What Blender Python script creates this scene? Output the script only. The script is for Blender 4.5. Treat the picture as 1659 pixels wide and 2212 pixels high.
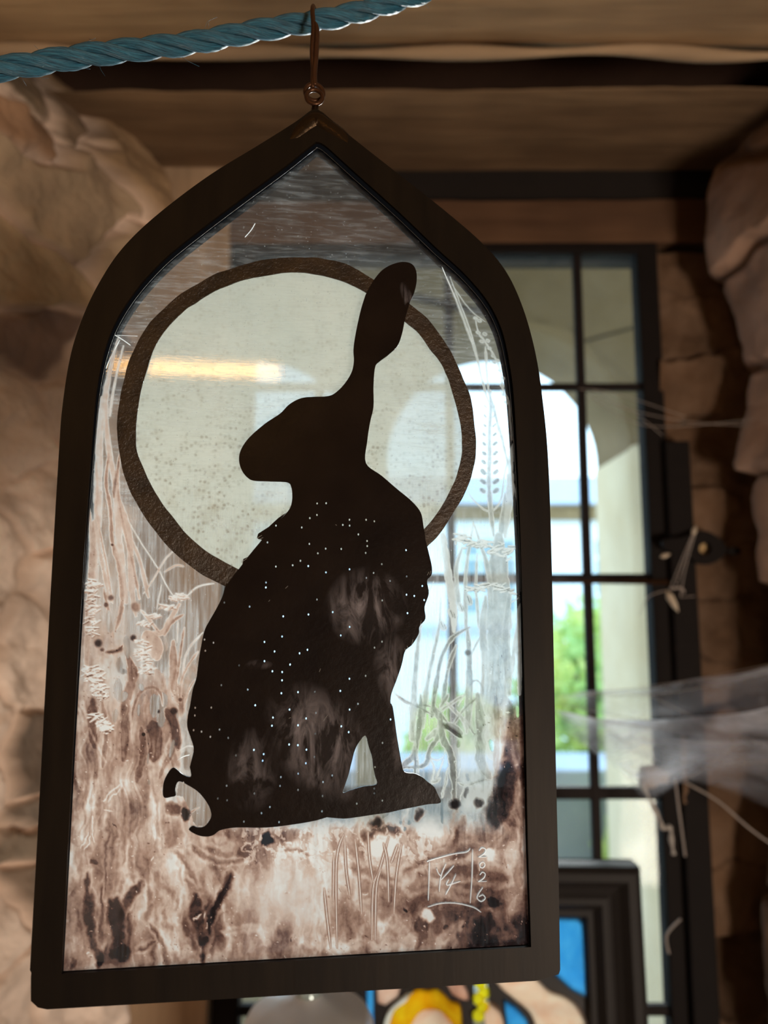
import bpy, bmesh, math, random
import numpy as np
from mathutils import Vector
from mathutils.geometry import tessellate_polygon
D = bpy.data
C = bpy.context.scene.collection
for o in list(D.objects): D.objects.remove(o)

# ------------------------------------------------------------------ camera, sky, sun, lamps, exposure
TH = math.radians(7.0); CT, ST = math.cos(TH), math.sin(TH); FPX = 1533.0
cam = D.objects.new('camera', D.cameras.new('camera')); C.objects.link(cam)
cam.rotation_euler = (math.radians(97), 0, 0)
cam.data.sensor_fit = 'VERTICAL'; cam.data.sensor_height = 36; cam.data.lens = FPX/2212*36
cam.data.clip_start = 0.01
cam.data.dof.use_dof = True; cam.data.dof.focus_distance = 0.268; cam.data.dof.aperture_fstop = 7.5
bpy.context.scene.camera = cam
vs = bpy.context.scene.view_settings
vs.view_transform = 'Standard'; vs.look = 'None'; vs.gamma = 1; vs.use_curve_mapping = False
vs.exposure = 0.0
w = D.worlds.new('sky'); bpy.context.scene.world = w; w.use_nodes = True
wn = w.node_tree.nodes; wl = w.node_tree.links
bg = wn['Background']; bg.inputs[1].default_value = 4.4
tc = wn.new('ShaderNodeTexCoord'); sx = wn.new('ShaderNodeSeparateXYZ'); cr = wn.new('ShaderNodeValToRGB')
wl.new(tc.outputs['Generated'], sx.inputs[0]); wl.new(sx.outputs['Z'], cr.inputs[0]); wl.new(cr.outputs[0], bg.inputs[0])
cr.color_ramp.elements[0].color = (.62, .80, .92, 1); cr.color_ramp.elements[1].color = (.42, .62, .88, 1)
cr.color_ramp.elements[1].position = .6
sun = D.objects.new('sun', D.lights.new('sun', 'SUN')); C.objects.link(sun)
sun.data.energy = 7.0; sun.data.angle = math.radians(16); sun.data.color = (1, .95, .9)
SD = Vector((math.sin(math.radians(11)), math.cos(math.radians(11)), math.tan(math.radians(11)))).normalized()
sun.rotation_euler = SD.to_track_quat('Z', 'Y').to_euler()
room = D.objects.new('room_light', D.lights.new('room_light', 'AREA')); C.objects.link(room)
room.data.shape = 'RECTANGLE'; room.data.size = .5; room.data.size_y = .7
room.data.energy = 44; room.data.color = (1, .84, .69)
room.location = (1.4, -1.7, -1.0)
room.rotation_euler = (Vector((1.4, -1.7, -1.0))-Vector((-.1, .8, -.1))).to_track_quat('Z', 'Y').to_euler()

rng = np.random.default_rng(5); random.seed(5)

# ------------------------------------------------------------------ helpers
def ray(x, y):
    u = (x-829.5)/FPX; v = (1106-y)/FPX
    return Vector((u, CT-v*ST, ST+v*CT))
def atY(x, y, Y):
    d = ray(x, y); return d*(Y/d.y)
def atX(x, y, X):
    d = ray(x, y); return d*(X/d.x)
def atZ(x, y, Z):
    d = ray(x, y); return d*(Z/d.z)
def tag(o, label=None, cat=None, group=None, kind=None):
    if label: o['label'] = label
    if cat: o['category'] = cat
    if group: o['group'] = group
    if kind: o['kind'] = kind
    return o
def empty(name, loc=(0, 0, 0), rz=0, **k):
    o = D.objects.new(name, None); C.objects.link(o); o.location = loc; o.rotation_euler = (0, 0, rz)
    o.empty_display_size = .02
    return tag(o, **k)
def link(name, me, mat, parent=None, **k):
    o = D.objects.new(name, me); C.objects.link(o)
    if mat: me.materials.append(mat)
    if parent: o.parent = parent
    return tag(o, **k)
def mesh(name, vs_, fs, mat, parent=None, smooth=False, **k):
    me = D.meshes.new(name); me.from_pydata([tuple(v) for v in vs_], [], fs); me.update()
    if smooth: me.polygons.foreach_set('use_smooth', [True]*len(me.polygons))
    return link(name, me, mat, parent, **k)
def spline(pts, n=8, closed=False):
    P = [np.array(p, float) for p in pts]; out = []; N = len(P)
    for i in range(N if closed else N-1):
        if closed: a, b, c, d = P[i-1], P[i], P[(i+1) % N], P[(i+2) % N]
        else: a, b, c, d = P[max(i-1, 0)], P[i], P[i+1], P[min(i+2, N-1)]
        for j in range(n):
            t = j/n
            out.append(.5*((2*b)+(c-a)*t+(2*a-5*b+4*c-d)*t*t+(3*b-a-3*c+d)*t**3))
    if not closed: out.append(P[-1])
    return out
class MB:
    def __init__(s): s.v = []; s.f = []
    def add(s, v, f):
        b = len(s.v); s.v += [tuple(x) for x in v]; s.f += [tuple(i+b for i in q) for q in f]; return s
    def box(s, a, b):
        (x0, y0, z0), (x1, y1, z1) = a, b
        v = [(x, y, z) for x in (x0, x1) for y in (y0, y1) for z in (z0, z1)]
        return s.add(v, [(0, 1, 3, 2), (4, 6, 7, 5), (0, 4, 5, 1), (2, 3, 7, 6), (0, 2, 6, 4), (1, 5, 7, 3)])
    def tube(s, pts, r, n=10, closed=False, cap=True):
        P = [Vector(p) for p in pts]; N = len(P)
        R = r if hasattr(r, '__len__') else [r]*N
        ref = None; v = []; f = []
        for i in range(N):
            if closed: t = (P[(i+1) % N]-P[i-1]).normalized()
            else: t = (P[min(i+1, N-1)]-P[max(i-1, 0)]).normalized()
            if ref is None:
                ref = t.orthogonal().normalized()
            ref = (ref-t*ref.dot(t)).normalized(); bi = t.cross(ref)
            for j in range(n):
                a = 2*math.pi*j/n
                v.append(P[i]+(ref*math.cos(a)+bi*math.sin(a))*R[i])
        for i in range(N if closed else N-1):
            i2 = (i+1) % N
            for j in range(n):
                j2 = (j+1) % n
                f.append((i*n+j, i*n+j2, i2*n+j2, i2*n+j))
        if cap and not closed:
            f.append(tuple(range(n))[::-1]); f.append(tuple((N-1)*n+j for j in range(n)))
        return s.add(v, f)
    def build(s, name, mat, parent=None, smooth=False, bevel=0, **k):
        o = mesh(name, s.v, s.f, mat, parent, smooth, **k)
        if bevel:
            m = o.modifiers.new('bevel', 'BEVEL'); m.width = bevel; m.segments = 2; m.limit_method = 'ANGLE'
        return o
def slab(mb, loops, y0, y1, to3=lambda s, z, y: (s, y, z), back=True):
    """extrude 2-D loops (outer, then holes) between depth y0 and y1"""
    L = [[(float(p[0]), float(p[1])) for p in lp] for lp in loops]
    tri = tessellate_polygon([[Vector((a, b, 0)) for a, b in lp] for lp in L])
    flat = [p for lp in L for p in lp]; n = len(flat)
    v = [to3(a, b, y0) for a, b in flat]+[to3(a, b, y1) for a, b in flat]
    f = [tuple(t) for t in tri]+([tuple(i+n for i in t[::-1]) for t in tri] if back else [])
    b = 0
    for lp in L:
        m = len(lp)
        for i in range(m):
            j = (i+1) % m; f.append((b+i, b+j, b+j+n, b+i+n))
        b += m
    return mb.add(v, f)
def fixn(o):
    bm = bmesh.new(); bm.from_mesh(o.data); bmesh.ops.recalc_face_normals(bm, faces=bm.faces); bm.to_mesh(o.data); bm.free(); return o

def vn(x, y, seed=0):
    """smooth value noise"""
    xi = np.floor(x).astype(np.int64); yi = np.floor(y).astype(np.int64); fx = x-xi; fy = y-yi
    fx = fx*fx*(3-2*fx); fy = fy*fy*(3-2*fy)
    def h(a, b):
        n = (a*374761393+b*668265263+seed*1442695041) & 0xffffffff
        n = ((n ^ (n >> 13))*1274126177) & 0xffffffff
        return ((n ^ (n >> 16)) & 0xffff)/65535.
    return (h(xi, yi)*(1-fx)+h(xi+1, yi)*fx)*(1-fy)+(h(xi, yi+1)*(1-fx)+h(xi+1, yi+1)*fx)*fy
def fbm(x, y, seed=0, o=4):
    r = 0; a = .5; t = 0
    for i in range(o):
        r = r+a*vn(x*2**i, y*2**i, seed+i*17); t += a; a *= .5
    return r/t

# ------------------------------------------------------------------ materials
class NT:
    def __init__(s, name):
        s.m = D.materials.new(name); s.m.use_nodes = True; s.t = s.m.node_tree; s.t.nodes.clear()
        s.out = s.t.nodes.new('ShaderNodeOutputMaterial')
    def n(s, typ, ins=None, **k):
        nd = s.t.nodes.new('ShaderNode'+typ)
        for a, b in k.items(): setattr(nd, a, b)
        for a, b in (ins or {}).items():
            if hasattr(b, 'is_output'): s.t.links.new(b, nd.inputs[a])
            else: nd.inputs[a].default_value = b
        return nd
    def ramp(s, fac, stops):
        nd = s.n('ValToRGB', {0: fac}); e = nd.color_ramp.elements
        while len(e) < len(stops): e.new(.5)
        for i, (p, c) in enumerate(stops):
            e[i].position = p; e[i].color = (c, c, c, 1) if isinstance(c, (int, float)) else (*c, 1)
        return nd.outputs[0]
    def mul(s, a, b, op='MULTIPLY', clamp=False):
        return s.n('Math', {0: a, 1: b}, operation=op, use_clamp=clamp).outputs[0]
    def mixc(s, f, a, b, bt='MIX'):
        nd = s.n('Mix', data_type='RGBA', blend_type=bt)
        for i, v in ((0, f), (6, a), (7, b)):
            if hasattr(v, 'is_output'): s.t.links.new(v, nd.inputs[i])
            else: nd.inputs[i].default_value = v if i == 0 else (*v, 1)
        return nd.outputs[2]
    def co(s, scale=(1, 1, 1), which='Object', rot=(0, 0, 0)):
        c = s.n('TexCoord').outputs[which]
        return s.n('Mapping', {0: c, 2: rot, 3: scale}).outputs[0]
    def noise(s, vec, scale=5, det=4, rough=.55, dist=0):
        return s.n('TexNoise', {'Vector': vec, 'Scale': scale, 'Detail': det, 'Roughness': rough, 'Distortion': dist}).outputs[0]
    def bump(s, h, st=.3, d=.001):
        return s.n('Bump', {'Height': h, 'Strength': st, 'Distance': d}).outputs[0]
    def pbr(s, col, rough=.6, metal=0, nrm=None, spec=.5, **k):
        ins = {'Base Color': (*col, 1) if isinstance(col, tuple) else col, 'Roughness': rough, 'Metallic': metal, 'Specular IOR Level': spec}
        if nrm: ins['Normal'] = nrm
        ins.update(k)
        return s.n('BsdfPrincipled', ins).outputs[0]
    def mix(s, f, a, b): return s.n('MixShader', {0: f, 1: a, 2: b}).outputs[0]
    def done(s, sh): s.t.links.new(sh, s.out.inputs[0]); return s.m

def wood_mat(name, a, b, scale=9, rough=.8, axis=0, bump=.5):
    t = NT(name)
    sc = [1, 1, 1]; sc[axis] = .09
    v = t.co(tuple(sc)); n1 = t.noise(v, scale, 6, .6, .6); n2 = t.noise(v, scale*9, 4, .6)
    v3 = t.co((1, 1, 1)); n3 = t.noise(v3, 5, 3)
    col = t.mixc(t.ramp(n1, [(.3, 0.), (.7, 1.)]), a, b)
    col = t.mixc(t.ramp(n3, [(.35, 0.), (.7, .55)]), col, tuple(x*.45 for x in a))
    col = t.mixc(t.ramp(n2, [(.45, .0), (.75, .35)]), col, tuple(x*.4 for x in a))
    h = t.mul(n1, t.mul(n2, .5), 'ADD')
    return t.done(t.pbr(col, rough, nrm=t.bump(h, bump, .004), spec=.25))
def stone_mat(name, tint=(1, 1, 1)):
    t = NT(name)
    at = t.n('VertexColor', layer_name='Col').outputs[0]
    v = t.co(); n1 = t.noise(v, 22, 6, .6); n2 = t.noise(v, 90, 4, .6); n3 = t.noise(v, 7, 3)
    c = t.mixc(t.ramp(n1, [(.4, 0.), (.75, .5)]), at, (.24*tint[0], .16*tint[1], .11*tint[2]))
    c = t.mixc(t.ramp(n3, [(.55, 0.), (.8, .3)]), c, (.50, .30, .18))
    h = t.mul(n1, t.mul(n2, .35), 'ADD')
    return t.done(t.pbr(c, .92, nrm=t.bump(h, .8, .006), spec=.15))
def plain(name, col, rough=.6, metal=0, nscale=30, var=.25, bump=.2, bd=.001, spec=.4):
    t = NT(name); v = t.co(); n = t.noise(v, nscale, 5)
    c = t.mixc(t.ramp(n, [(.35, 0.), (.7, var)]), col, tuple(x*.4 for x in col))
    return t.done(t.pbr(c, rough, metal, t.bump(n, bump, bd), spec))

M_plank = wood_mat('lintel_oak', (.26, .16, .085), (.62, .43, .24), bump=1.)
M_beam = wood_mat('dark_oak', (.10, .05, .027), (.18, .095, .05))
M_post = wood_mat('post_wood', (.42, .28, .17), (.60, .42, .27), axis=2)
M_stone = stone_mat('rubble_stone')
M_stoneR = stone_mat('pink_stone', (1.1, .95, .9))
M_plaster = plain('room_plaster', (.35, .28, .2), .9, nscale=6)
M_floor = plain('room_floor', (.16, .11, .08), .8, nscale=4)
M_iron = plain('black_iron', (.010, .007, .006), .75, 0, 60, spec=.15)
M_cameP = plain('bar_iron', (.014, .009, .008), .7, 0, 60, spec=.2)
M_came = (lambda t: t.done(t.pbr(t.mixc(t.ramp(t.noise(t.co((1, 1, .15)), 160, 4), [(.3, 0.), (.7, 1.)]), (.014, .009, .005), (.008, .005, .003)),
          .5, .2, t.bump(t.noise(t.co((1, 1, .1)), 500, 3), .12, .0003), .2)))(NT('bronzed_lead'))
M_lip = plain('dark_lead_channel', (.006, .008, .012), .9, 0, 300, spec=0.)
M_solder = plain('tarnished_solder', (.05, .03, .015), .32, .8, 140, bump=.5, bd=.001)
M_wire = plain('rusted_wire', (.10, .045, .022), .38, .7, 400, bump=.4, bd=.0005)

# ------------------------------------------------------------------ the room shell
def grid_surface(name, fn, nu, nv, mat, smooth=True, **k):
    """fn(U,V arrays 0..1) -> xyz array, rgb array"""
    U, V = np.meshgrid(np.linspace(0, 1, nu), np.linspace(0, 1, nv), indexing='ij')
    P, col = fn(U, V)
    i = np.arange(nu*nv).reshape(nu, nv)
    q = np.stack([i[:-1, :-1], i[1:, :-1], i[1:, 1:], i[:-1, 1:]], -1).reshape(-1, 4)
    me = D.meshes.new(name); me.vertices.add(nu*nv); me.vertices.foreach_set('co', P.reshape(-1).astype(np.float32))
    me.loops.add(len(q)*4); me.loops.foreach_set('vertex_index', q.reshape(-1).astype(np.int32))
    me.polygons.add(len(q)); me.polygons.foreach_set('loop_start', np.arange(0, len(q)*4, 4, dtype=np.int32))
    me.update(calc_edges=True)
    me.polygons.foreach_set('use_smooth', np.ones(len(q), bool))
    if col is not None:
        a = me.color_attributes.new('Col', 'FLOAT_COLOR', 'POINT')
        c4 = np.concatenate([col.reshape(-1, 3), np.ones((nu*nv, 1))], 1)
        a.data.foreach_set('color', c4.reshape(-1).astype(np.float32))
    return link(name, me, mat, **k)
def rubble(A, B, seeds, base, seed=1, jw=.012, depth=.03, fine=.006, stretch=1.):
    """height and colour of a rubble wall over coordinates A,B (metres). seeds: (a,b,height,rgb,weight)"""
    wa = A+(fbm(A*14, B*14, seed, 3)-.5)*.05; wb = B+(fbm(A*14+9, B*14, seed+5, 3)-.5)*.05
    ds = np.stack([np.hypot((wa-s[0])*stretch, wb-s[1])-s[4] for s in seeds], 0)
    o = np.argsort(ds, 0); F1 = np.take_along_axis(ds, o[:1], 0)[0]; F2 = np.take_along_axis(ds, o[1:2], 0)[0]
    e = np.clip((F2-F1)/jw, 0, 1); e = e*e*(3-2*e)
    H = np.array([s[2] for s in seeds])[o[0]]; col = np.array([s[3] for s in seeds])[o[0]]
    tilt = np.array([[random.uniform(-.15, .15), random.uniform(-.15, .15)] for s in seeds])[o[0]]
    ca = np.array([[s[0], s[1]] for s in seeds])[o[0]]
    h = e*(depth*H+(A-ca[..., 0])*tilt[..., 0]+(B-ca[..., 1])*tilt[..., 1])+(fbm(A*25, B*25, seed+9, 5)-.5)*fine*3+(fbm(A*9, B*9, seed+19, 3)-.5)*fine*3
    col = base+(col-base)*e[..., None]
    col = col*(.62+.76*fbm(A*18, B*18, seed+30, 4))[..., None]
    return h, col

XL, XR, YB, YF, ZC = -.325, .47, .93, .36, .56
# left reveal wall: surface faces +X, runs from the room (Y=.36) to the window wall
SPL = .50
def edge_x(tab, Yr):
    q = [atY(x, y, Yr) for y, x in tab]; q.sort(key=lambda p: p.z); return [p.z for p in q], [p.x for p in q]
def lw(x, y):
    d = ray(x, y); t_ = (XL+.02-SPL*YB)/(d.x-SPL*d.y); return d.y*t_, d.z*t_
LZ, LX = edge_x([(100, 120), (165, 150), (230, 185), (262, 215), (300, 280), (380, 328), (450, 346), (520, 346), (600, 320), (700, 310), (1000, 300), (1600, 285), (2212, 272), (2500, 268)], .87)
sd = []
for (x, y, h, c, wt) in [  # upper stones: own tones, also darkened for the weaker light up there
    (60, 200, .3, (.20, .15, .10), .015), (120, 255, .5, (.26, .19, .13), .02),
    (262, 390, 1.6, (.38, .25, .14), .05), (170, 330, .7, (.36, .20, .12), .0),
    (110, 470, 1.3, (.50, .37, .25), .055), (200, 560, 1.2, (.50, .37, .25), .05), (30, 600, 1.2, (.52, .38, .24), .04),
    (20, 330, .6, (.42, .25, .15), .01),
    (85, 705, .35, (.27, .19, .16), .035), (150, 740, .2, (.25, .18, .15), .03)]:
    a, b = lw(x, y); sd.append((a, b, h, c, wt))
for (x, y, h, c, wt) in [(35, 1650, .9, (.20, .16, .13), .012), (40, 1730, .8, (.26, .21, .17), .008), (15, 1810, .9, (.28, .23, .18), .01), (20, 1880, .6, (.24, .19, .15), .01)]:
    a, b = lw(x, y); sd.append((a, b, h, c, wt))
for i in range(46):
    yy = random.uniform(860, 2500); xx = random.uniform(-320, 270)
    a, b = lw(xx, yy)
    if all(math.hypot(a-s[0], b-s[1]) > .05 for s in sd):
        g = random.uniform(.85, 1.1); sd.append((a, b, random.uniform(.12, .34), (.93*g, .77*g, .66*g), random.uniform(0, .02)))
for i in range(14):
    sd.append((random.uniform(.36, .5), random.uniform(-.3, .5), .8, (.5, .37, .25), 0.01))
def f_left(U, V):
    Y = YF+(YB+.02-YF)*U; Z = -.75+(.70+.75)*V
    h, col = rubble(Y, Z, sd, np.array([.82, .64, .52]), 3, .012, .020, .0085, .8)
    xe = np.interp(Z, LZ, LX)
    x = xe-SPL*(.87-Y)-.012+h-np.clip((Y-.865)/.06, 0, 1)**1.6*.09
    return np.stack([x, Y, Z], -1), col
grid_surface('wall_left', f_left, 340, 760, M_stone, kind='structure')
# right reveal wall: faces -X
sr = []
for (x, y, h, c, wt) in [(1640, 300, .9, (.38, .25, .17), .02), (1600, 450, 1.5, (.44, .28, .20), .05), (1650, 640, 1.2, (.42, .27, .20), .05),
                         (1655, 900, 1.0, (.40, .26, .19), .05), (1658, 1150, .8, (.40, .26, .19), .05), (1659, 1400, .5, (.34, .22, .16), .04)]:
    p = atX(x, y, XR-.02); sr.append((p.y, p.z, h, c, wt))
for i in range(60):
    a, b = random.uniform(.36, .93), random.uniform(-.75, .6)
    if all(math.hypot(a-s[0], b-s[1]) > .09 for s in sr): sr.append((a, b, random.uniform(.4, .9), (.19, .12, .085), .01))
RZ, RX = edge_x([(120, 1760), (250, 1665), (300, 1590), (340, 1558), (420, 1536), (520, 1546), (600, 1570), (700, 1600), (800, 1624), (880, 1638), (1000, 1616), (1100, 1634), (1300, 1650), (1500, 1668), (2300, 1670)], .87)
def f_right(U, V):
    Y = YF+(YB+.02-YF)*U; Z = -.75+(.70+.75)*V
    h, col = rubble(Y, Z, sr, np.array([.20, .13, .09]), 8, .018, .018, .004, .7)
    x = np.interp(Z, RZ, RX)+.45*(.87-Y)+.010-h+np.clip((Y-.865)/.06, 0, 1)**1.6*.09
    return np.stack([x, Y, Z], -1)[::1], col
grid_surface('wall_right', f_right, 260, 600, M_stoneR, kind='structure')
# window wall: stones/timber either side of the opening, in front of it
WX0, WX1, WZ0, WZ1 = atY(536, 1400, YB).x, atY(1396, 1000, YB).x, -.66, atY(1200, 548, YB).z
def f_back(x0, x1, z0, z1, seed):
    ss = []
    z = z0
    while z < z1:
        hh = random.uniform(.06, .11); 
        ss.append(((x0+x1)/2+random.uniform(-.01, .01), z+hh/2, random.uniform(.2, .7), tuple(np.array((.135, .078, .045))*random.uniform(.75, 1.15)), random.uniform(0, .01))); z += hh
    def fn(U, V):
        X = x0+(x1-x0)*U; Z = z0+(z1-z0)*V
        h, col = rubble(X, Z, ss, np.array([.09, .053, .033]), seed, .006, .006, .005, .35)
        return np.stack([X, YB-.004-h, Z], -1), col
    return fn
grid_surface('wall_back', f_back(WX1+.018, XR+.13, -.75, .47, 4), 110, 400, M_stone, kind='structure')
M_backL = M_post
tb = MB(); tb.box((XL-.10, YB-.02, -.75), (WX0-.035, YB+.05, .60))
tb.build('trim_1', M_post, kind='structure', bevel=.004)
# outer backing so no daylight leaks round the window
mb = MB()
mb.box((WX1+.022, YB+.012, -.8), (XR+.3, YB+.07, .62)); mb.box((XL-.3, YB+.03, -.8), (WX0-.03, YB+.08, .62)); mb.box((XL-.3, YB+.02, WZ1+.012), (XR+.3, YB+.07, .75))
mb.box((XL-.3, YB+.02, -1.), (XR+.3, YB+.07, WZ0-.0))
mb.build('wall_outer', plain('outer_stone', (.06, .045, .03), .95), kind='structure')
# room behind and around the camera
mb = MB()
mb.box((-1.8, -2.6, -1.4), (-1.7, .42, 1.3)); mb.box((1.7, -2.6, -1.4), (1.8, .42, 1.3)); mb.box((-1.8, -2.7, -1.4), (1.8, -2.6, 1.3))
mb.build('wall_room', M_plaster, kind='structure')
mb = MB()
mb.box((-1.8, YF, -1.4), (XL-.30, YF+.06, 1.3)); mb.box((XR+.27, YF, -1.4), (1.8, YF+.06, 1.3)); mb.box((XL-.31, YF, .70), (XR+.28, YF+.06, 1.3)); mb.box((XL-.31, YF, -1.4), (XR+.28, YF+.06, -.72))
mb.build('wall_front', M_plaster, kind='structure')
MB().box((-1.8, -2.7, 1.25), (1.8, .45, 1.35)).build('ceiling', M_plaster, kind='structure')
MB().box((-1.8, -2.7, -1.45), (1.8, .45, -1.38)).build('floor', M_floor, kind='structure')
MB().box((XL-.31, YF-.02, -.76), (XR+.28, YB+.03, -.69)).build('trim_2', M_post, kind='structure', bevel=.01)   # window sill

# lintel boards
def board(name, y0, y1, z, th, mat, nz, x0=XL-.3, x1=XR+.3, far=None):
    """underside grid at height z between y0..y1 with wavy edges, wrapped up at the far edge"""
    def fn(U, V):
        X = x0+(x1-x0)*U
        e0 = (fbm(X*5, X*0+nz, nz, 4)-.5)*.018; e1 = (fbm(X*5, X*0+nz+3, nz+7, 4)-.5)*.02
        # V 0..1: up the near edge, along the underside, up the far edge
        t = np.clip((V-.15)/.7, 0, 1)
        Y = (y0+e0)*(1-t)+(y1+e1)*t
        up = np.clip((.15-V)/.15, 0, 1)+np.clip((V-.85)/.15, 0, 1)
        Y = Y+np.clip((.15-V)/.15, 0, 1)*.06
        r = (fbm(X*3, Y*20, nz+1, 4)-.5)*.008
        Z = z+r+th*up+(.010*np.clip((t-.88)/.12, 0, 1)**1.2)*(up == 0)+.010*(V >= .85)
        return np.stack([X, Y, Z], -1), None
    return grid_surface(name, fn, 240, 70, mat, kind='structure')
zb1 = .545
Yb1 = atZ(900, 122, zb1).y
Yb2n = atZ(900, 190, .59).y; Yb2f = atZ(1100, 395, .59).y
board('trim_3', .02, Yb1, zb1, .03, M_plank, 3)
board('trim_4', Yb2n, Yb2f, .59, .02, wood_mat('shaded_oak', (.13, .075, .04), (.36, .23, .125), bump=1.), 11)  # same oak made darker: fading room light put into its colour
# split sliver along the edge of the near board
mb = MB(); pts = [(x, Yb1-.004+.002*math.sin(x*22)+.003*vn(np.array(x*9.), np.array(1.), 3), zb1+.002+.0015*math.sin(x*30)) for x in np.linspace(XL-.1, XR+.15, 60)]
mb.tube(pts, [.0055+.002*math.sin(i*.5) for i in range(60)], 8)
mb.build('trim_5', wood_mat('pale_split', (.36, .25, .15), (.50, .36, .23)), smooth=True, kind='structure')
MB().box((XL-.3, .02, .66), (XR+.3, YB+.07, .70)).build('trim_6', plain('gap_shade_board', (.085, .042, .025), .95), kind='structure')   # boarding above the gaps, coloured dark to paint in their shade
MB().box((XL-.3, YB-.01, atY(1200, 436, YB).z), (XR+.3, YB+.018, .66)).build('trim_8', plain('gap_shade', (.012, .008, .006), .95), kind='structure')  # dark strip that paints the shade in the gap over the lintel
zl0 = atY(1200, 522, YB-.015).z; zl1 = atY(1200, 432, YB-.015).z
def f_lin(U, V):
    X = XL-.12+(XR+.26-XL)*U
    t = V; wob = (fbm(X*6, X*0+2, 21, 4)-.5)*.012
    Z = np.where(t < .2, zl0+wob*.4, np.where(t < .85, zl0+(zl1-zl0)*(t-.2)/.65+wob, zl1+wob))
    Y = np.where(t < .2, YB+.03-(.045)*(t/.2), np.where(t < .85, YB-.015, YB-.015+.045*(t-.85)/.15))
    Y = Y+(fbm(X*4, Z*30, 5, 4)-.5)*.006
    return np.stack([X, Y, Z], -1), None
grid_surface('trim_7', f_lin, 240, 60, M_beam, kind='structure')

# ------------------------------------------------------------------ the iron window
win = empty('window_1', (0, YB, 0), kind='structure')
def wx(x, y=1200): return atY(x, y, YB).x
def wz(y, x=1200): return atY(x, y, YB).z
mb = MB()
zt, zbm = wz(548), -.66
mb.box((WX0-.032, -.012, zbm), (WX0, .016, zt+.02)); mb.box((WX1-.004, -.012, zbm), (WX1+.024, .016, zt+.02))
mb.box((WX0, -.012, zt-.004), (WX1, .016, zt+.02)); mb.box((WX0, -.012, zbm), (WX1, .016, zbm+.03))
mb.build('window_frame', M_iron, win, bevel=.002)
mb = MB(); mb.box((WX1+.018, -.022, zbm), (WX1+.05, -.004, wz(960))); mb.build('window_stop', M_iron, win, bevel=.002)
for x in (686, 975, 1267):
    MB().box((wx(x)-.0055, -.006, zbm+.02), (wx(x)+.0055, .006, zt)).build('glazing_bar', M_cameP, win, bevel=.0015)
for y, r in ((837, .005), (1250, .0065), (1712, .0075), (2180, .006)):
    MB().box((WX0, -.005, wz(y)-r), (WX1, .005, wz(y)+r)).build('glazing_bar', M_cameP, win, bevel=.0015)
MB().tube([(WX0-.01, -.012, wz(1246)), (WX1+.022, -.013, wz(1258, 1400))], .0035, 10).build('saddle_bar', M_wire, win, smooth=True, label='thin rusty round bar')
t = NT('old_window_glass'); v = t.co(); n = t.noise(v, 9, 4)
M_wglass = t.done(t.mix(t.ramp(n, [(.4, .008), (.75, .04)]), t.n('BsdfTransparent', {0: (.93, .97, .97, 1)}).outputs[0],
    t.mix(.35, t.n('BsdfTranslucent', {0: (.7, .72, .7, 1)}).outputs[0], t.n('BsdfGlossy', {0: (.8, .8, .8, 1), 1: .05}).outputs[0])))
xs = [WX0, wx(686), wx(975), wx(1267), WX1]; zs = [zbm+.02, wz(2180), wz(1712), wz(1250), wz(837), zt]
for i in range(4):
    for j in range(5):
        MB().box((xs[i]+.002, -.001, zs[j]+.002), (xs[i+1]-.002, .001, zs[j+1]-.002)).build('pane', M_wglass, win)

# ------------------------------------------------------------------ outdoors
M_arch = stone_mat('limestone')
def lime(name, a, b, bumpd=.01):
    t = NT(name); v = t.co(); n1 = t.noise(v, 5, 6); n2 = t.noise(v, 1.6, 3)
    c = t.mixc(t.ramp(n1, [(.3, 0.), (.7, 1.)]), a, b); c = t.mixc(t.ramp(n2, [(.5, 0.), (.7, .4)]), c, tuple(x*.6 for x in a))
    return t.done(t.pbr(c, .9, nrm=t.bump(n1, .5, bumpd), spec=.2))
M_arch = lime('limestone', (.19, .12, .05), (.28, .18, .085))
MB().box((-2.4, 1.0, -1.5), (2.3, 2.36, -1.47)).build('floor_added_dim', lime('dim_floor_stone', (.30, .26, .21), (.40, .35, .28)), kind='structure')  # added floor, darker to cut bounce light onto the arch wall
AY0, AY1 = 2.0, 2.36; R = .35; ZS = .45
def arch_wall():
    cs = [-1.22, -.43, .36]     # arch centres
    out = [(-2.2, -1.5), (3.0, -1.5), (3.0, 1.45), (-2.2, 1.45)]
    holes = []
    for c in cs:
        h = [(c-R, -1.2), (c-R, ZS)]+[(c-R*math.cos(a), ZS+R*math.sin(a)) for a in np.linspace(.08, math.pi-.08, 28)]+[(c+R, ZS), (c+R, -1.2)]
        holes.append(h)
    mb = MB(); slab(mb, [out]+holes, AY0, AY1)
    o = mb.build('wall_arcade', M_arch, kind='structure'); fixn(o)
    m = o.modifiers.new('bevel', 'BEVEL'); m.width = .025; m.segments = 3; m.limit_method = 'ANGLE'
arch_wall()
MB().box((-2.4, 1.0, 1.30), (3.1, 2.40, 1.46)).build('ceiling_added_shade', M_arch, kind='structure')  # unseen roof added to shade the arch wall face
MB().box((2.3, 1.0, -1.5), (2.45, 2.36, 1.3)).build('wall_added_shade', M_arch, kind='structure')  # unseen side wall added to keep light off the arch wall
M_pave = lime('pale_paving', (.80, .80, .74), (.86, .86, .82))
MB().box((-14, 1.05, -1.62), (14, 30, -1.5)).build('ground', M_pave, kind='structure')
M_jamb_lit = lime('lit_jamb_stone', (.80, .60, .36), (.90, .72, .48))  # arch stone again, paler: daylight on the jamb painted into the colour
MB().box((.706, AY0-.012, -1.5), (1.25, AY1+.012, ZS)).build('trim_9', M_jamb_lit, kind='structure', bevel=.03)
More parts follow.
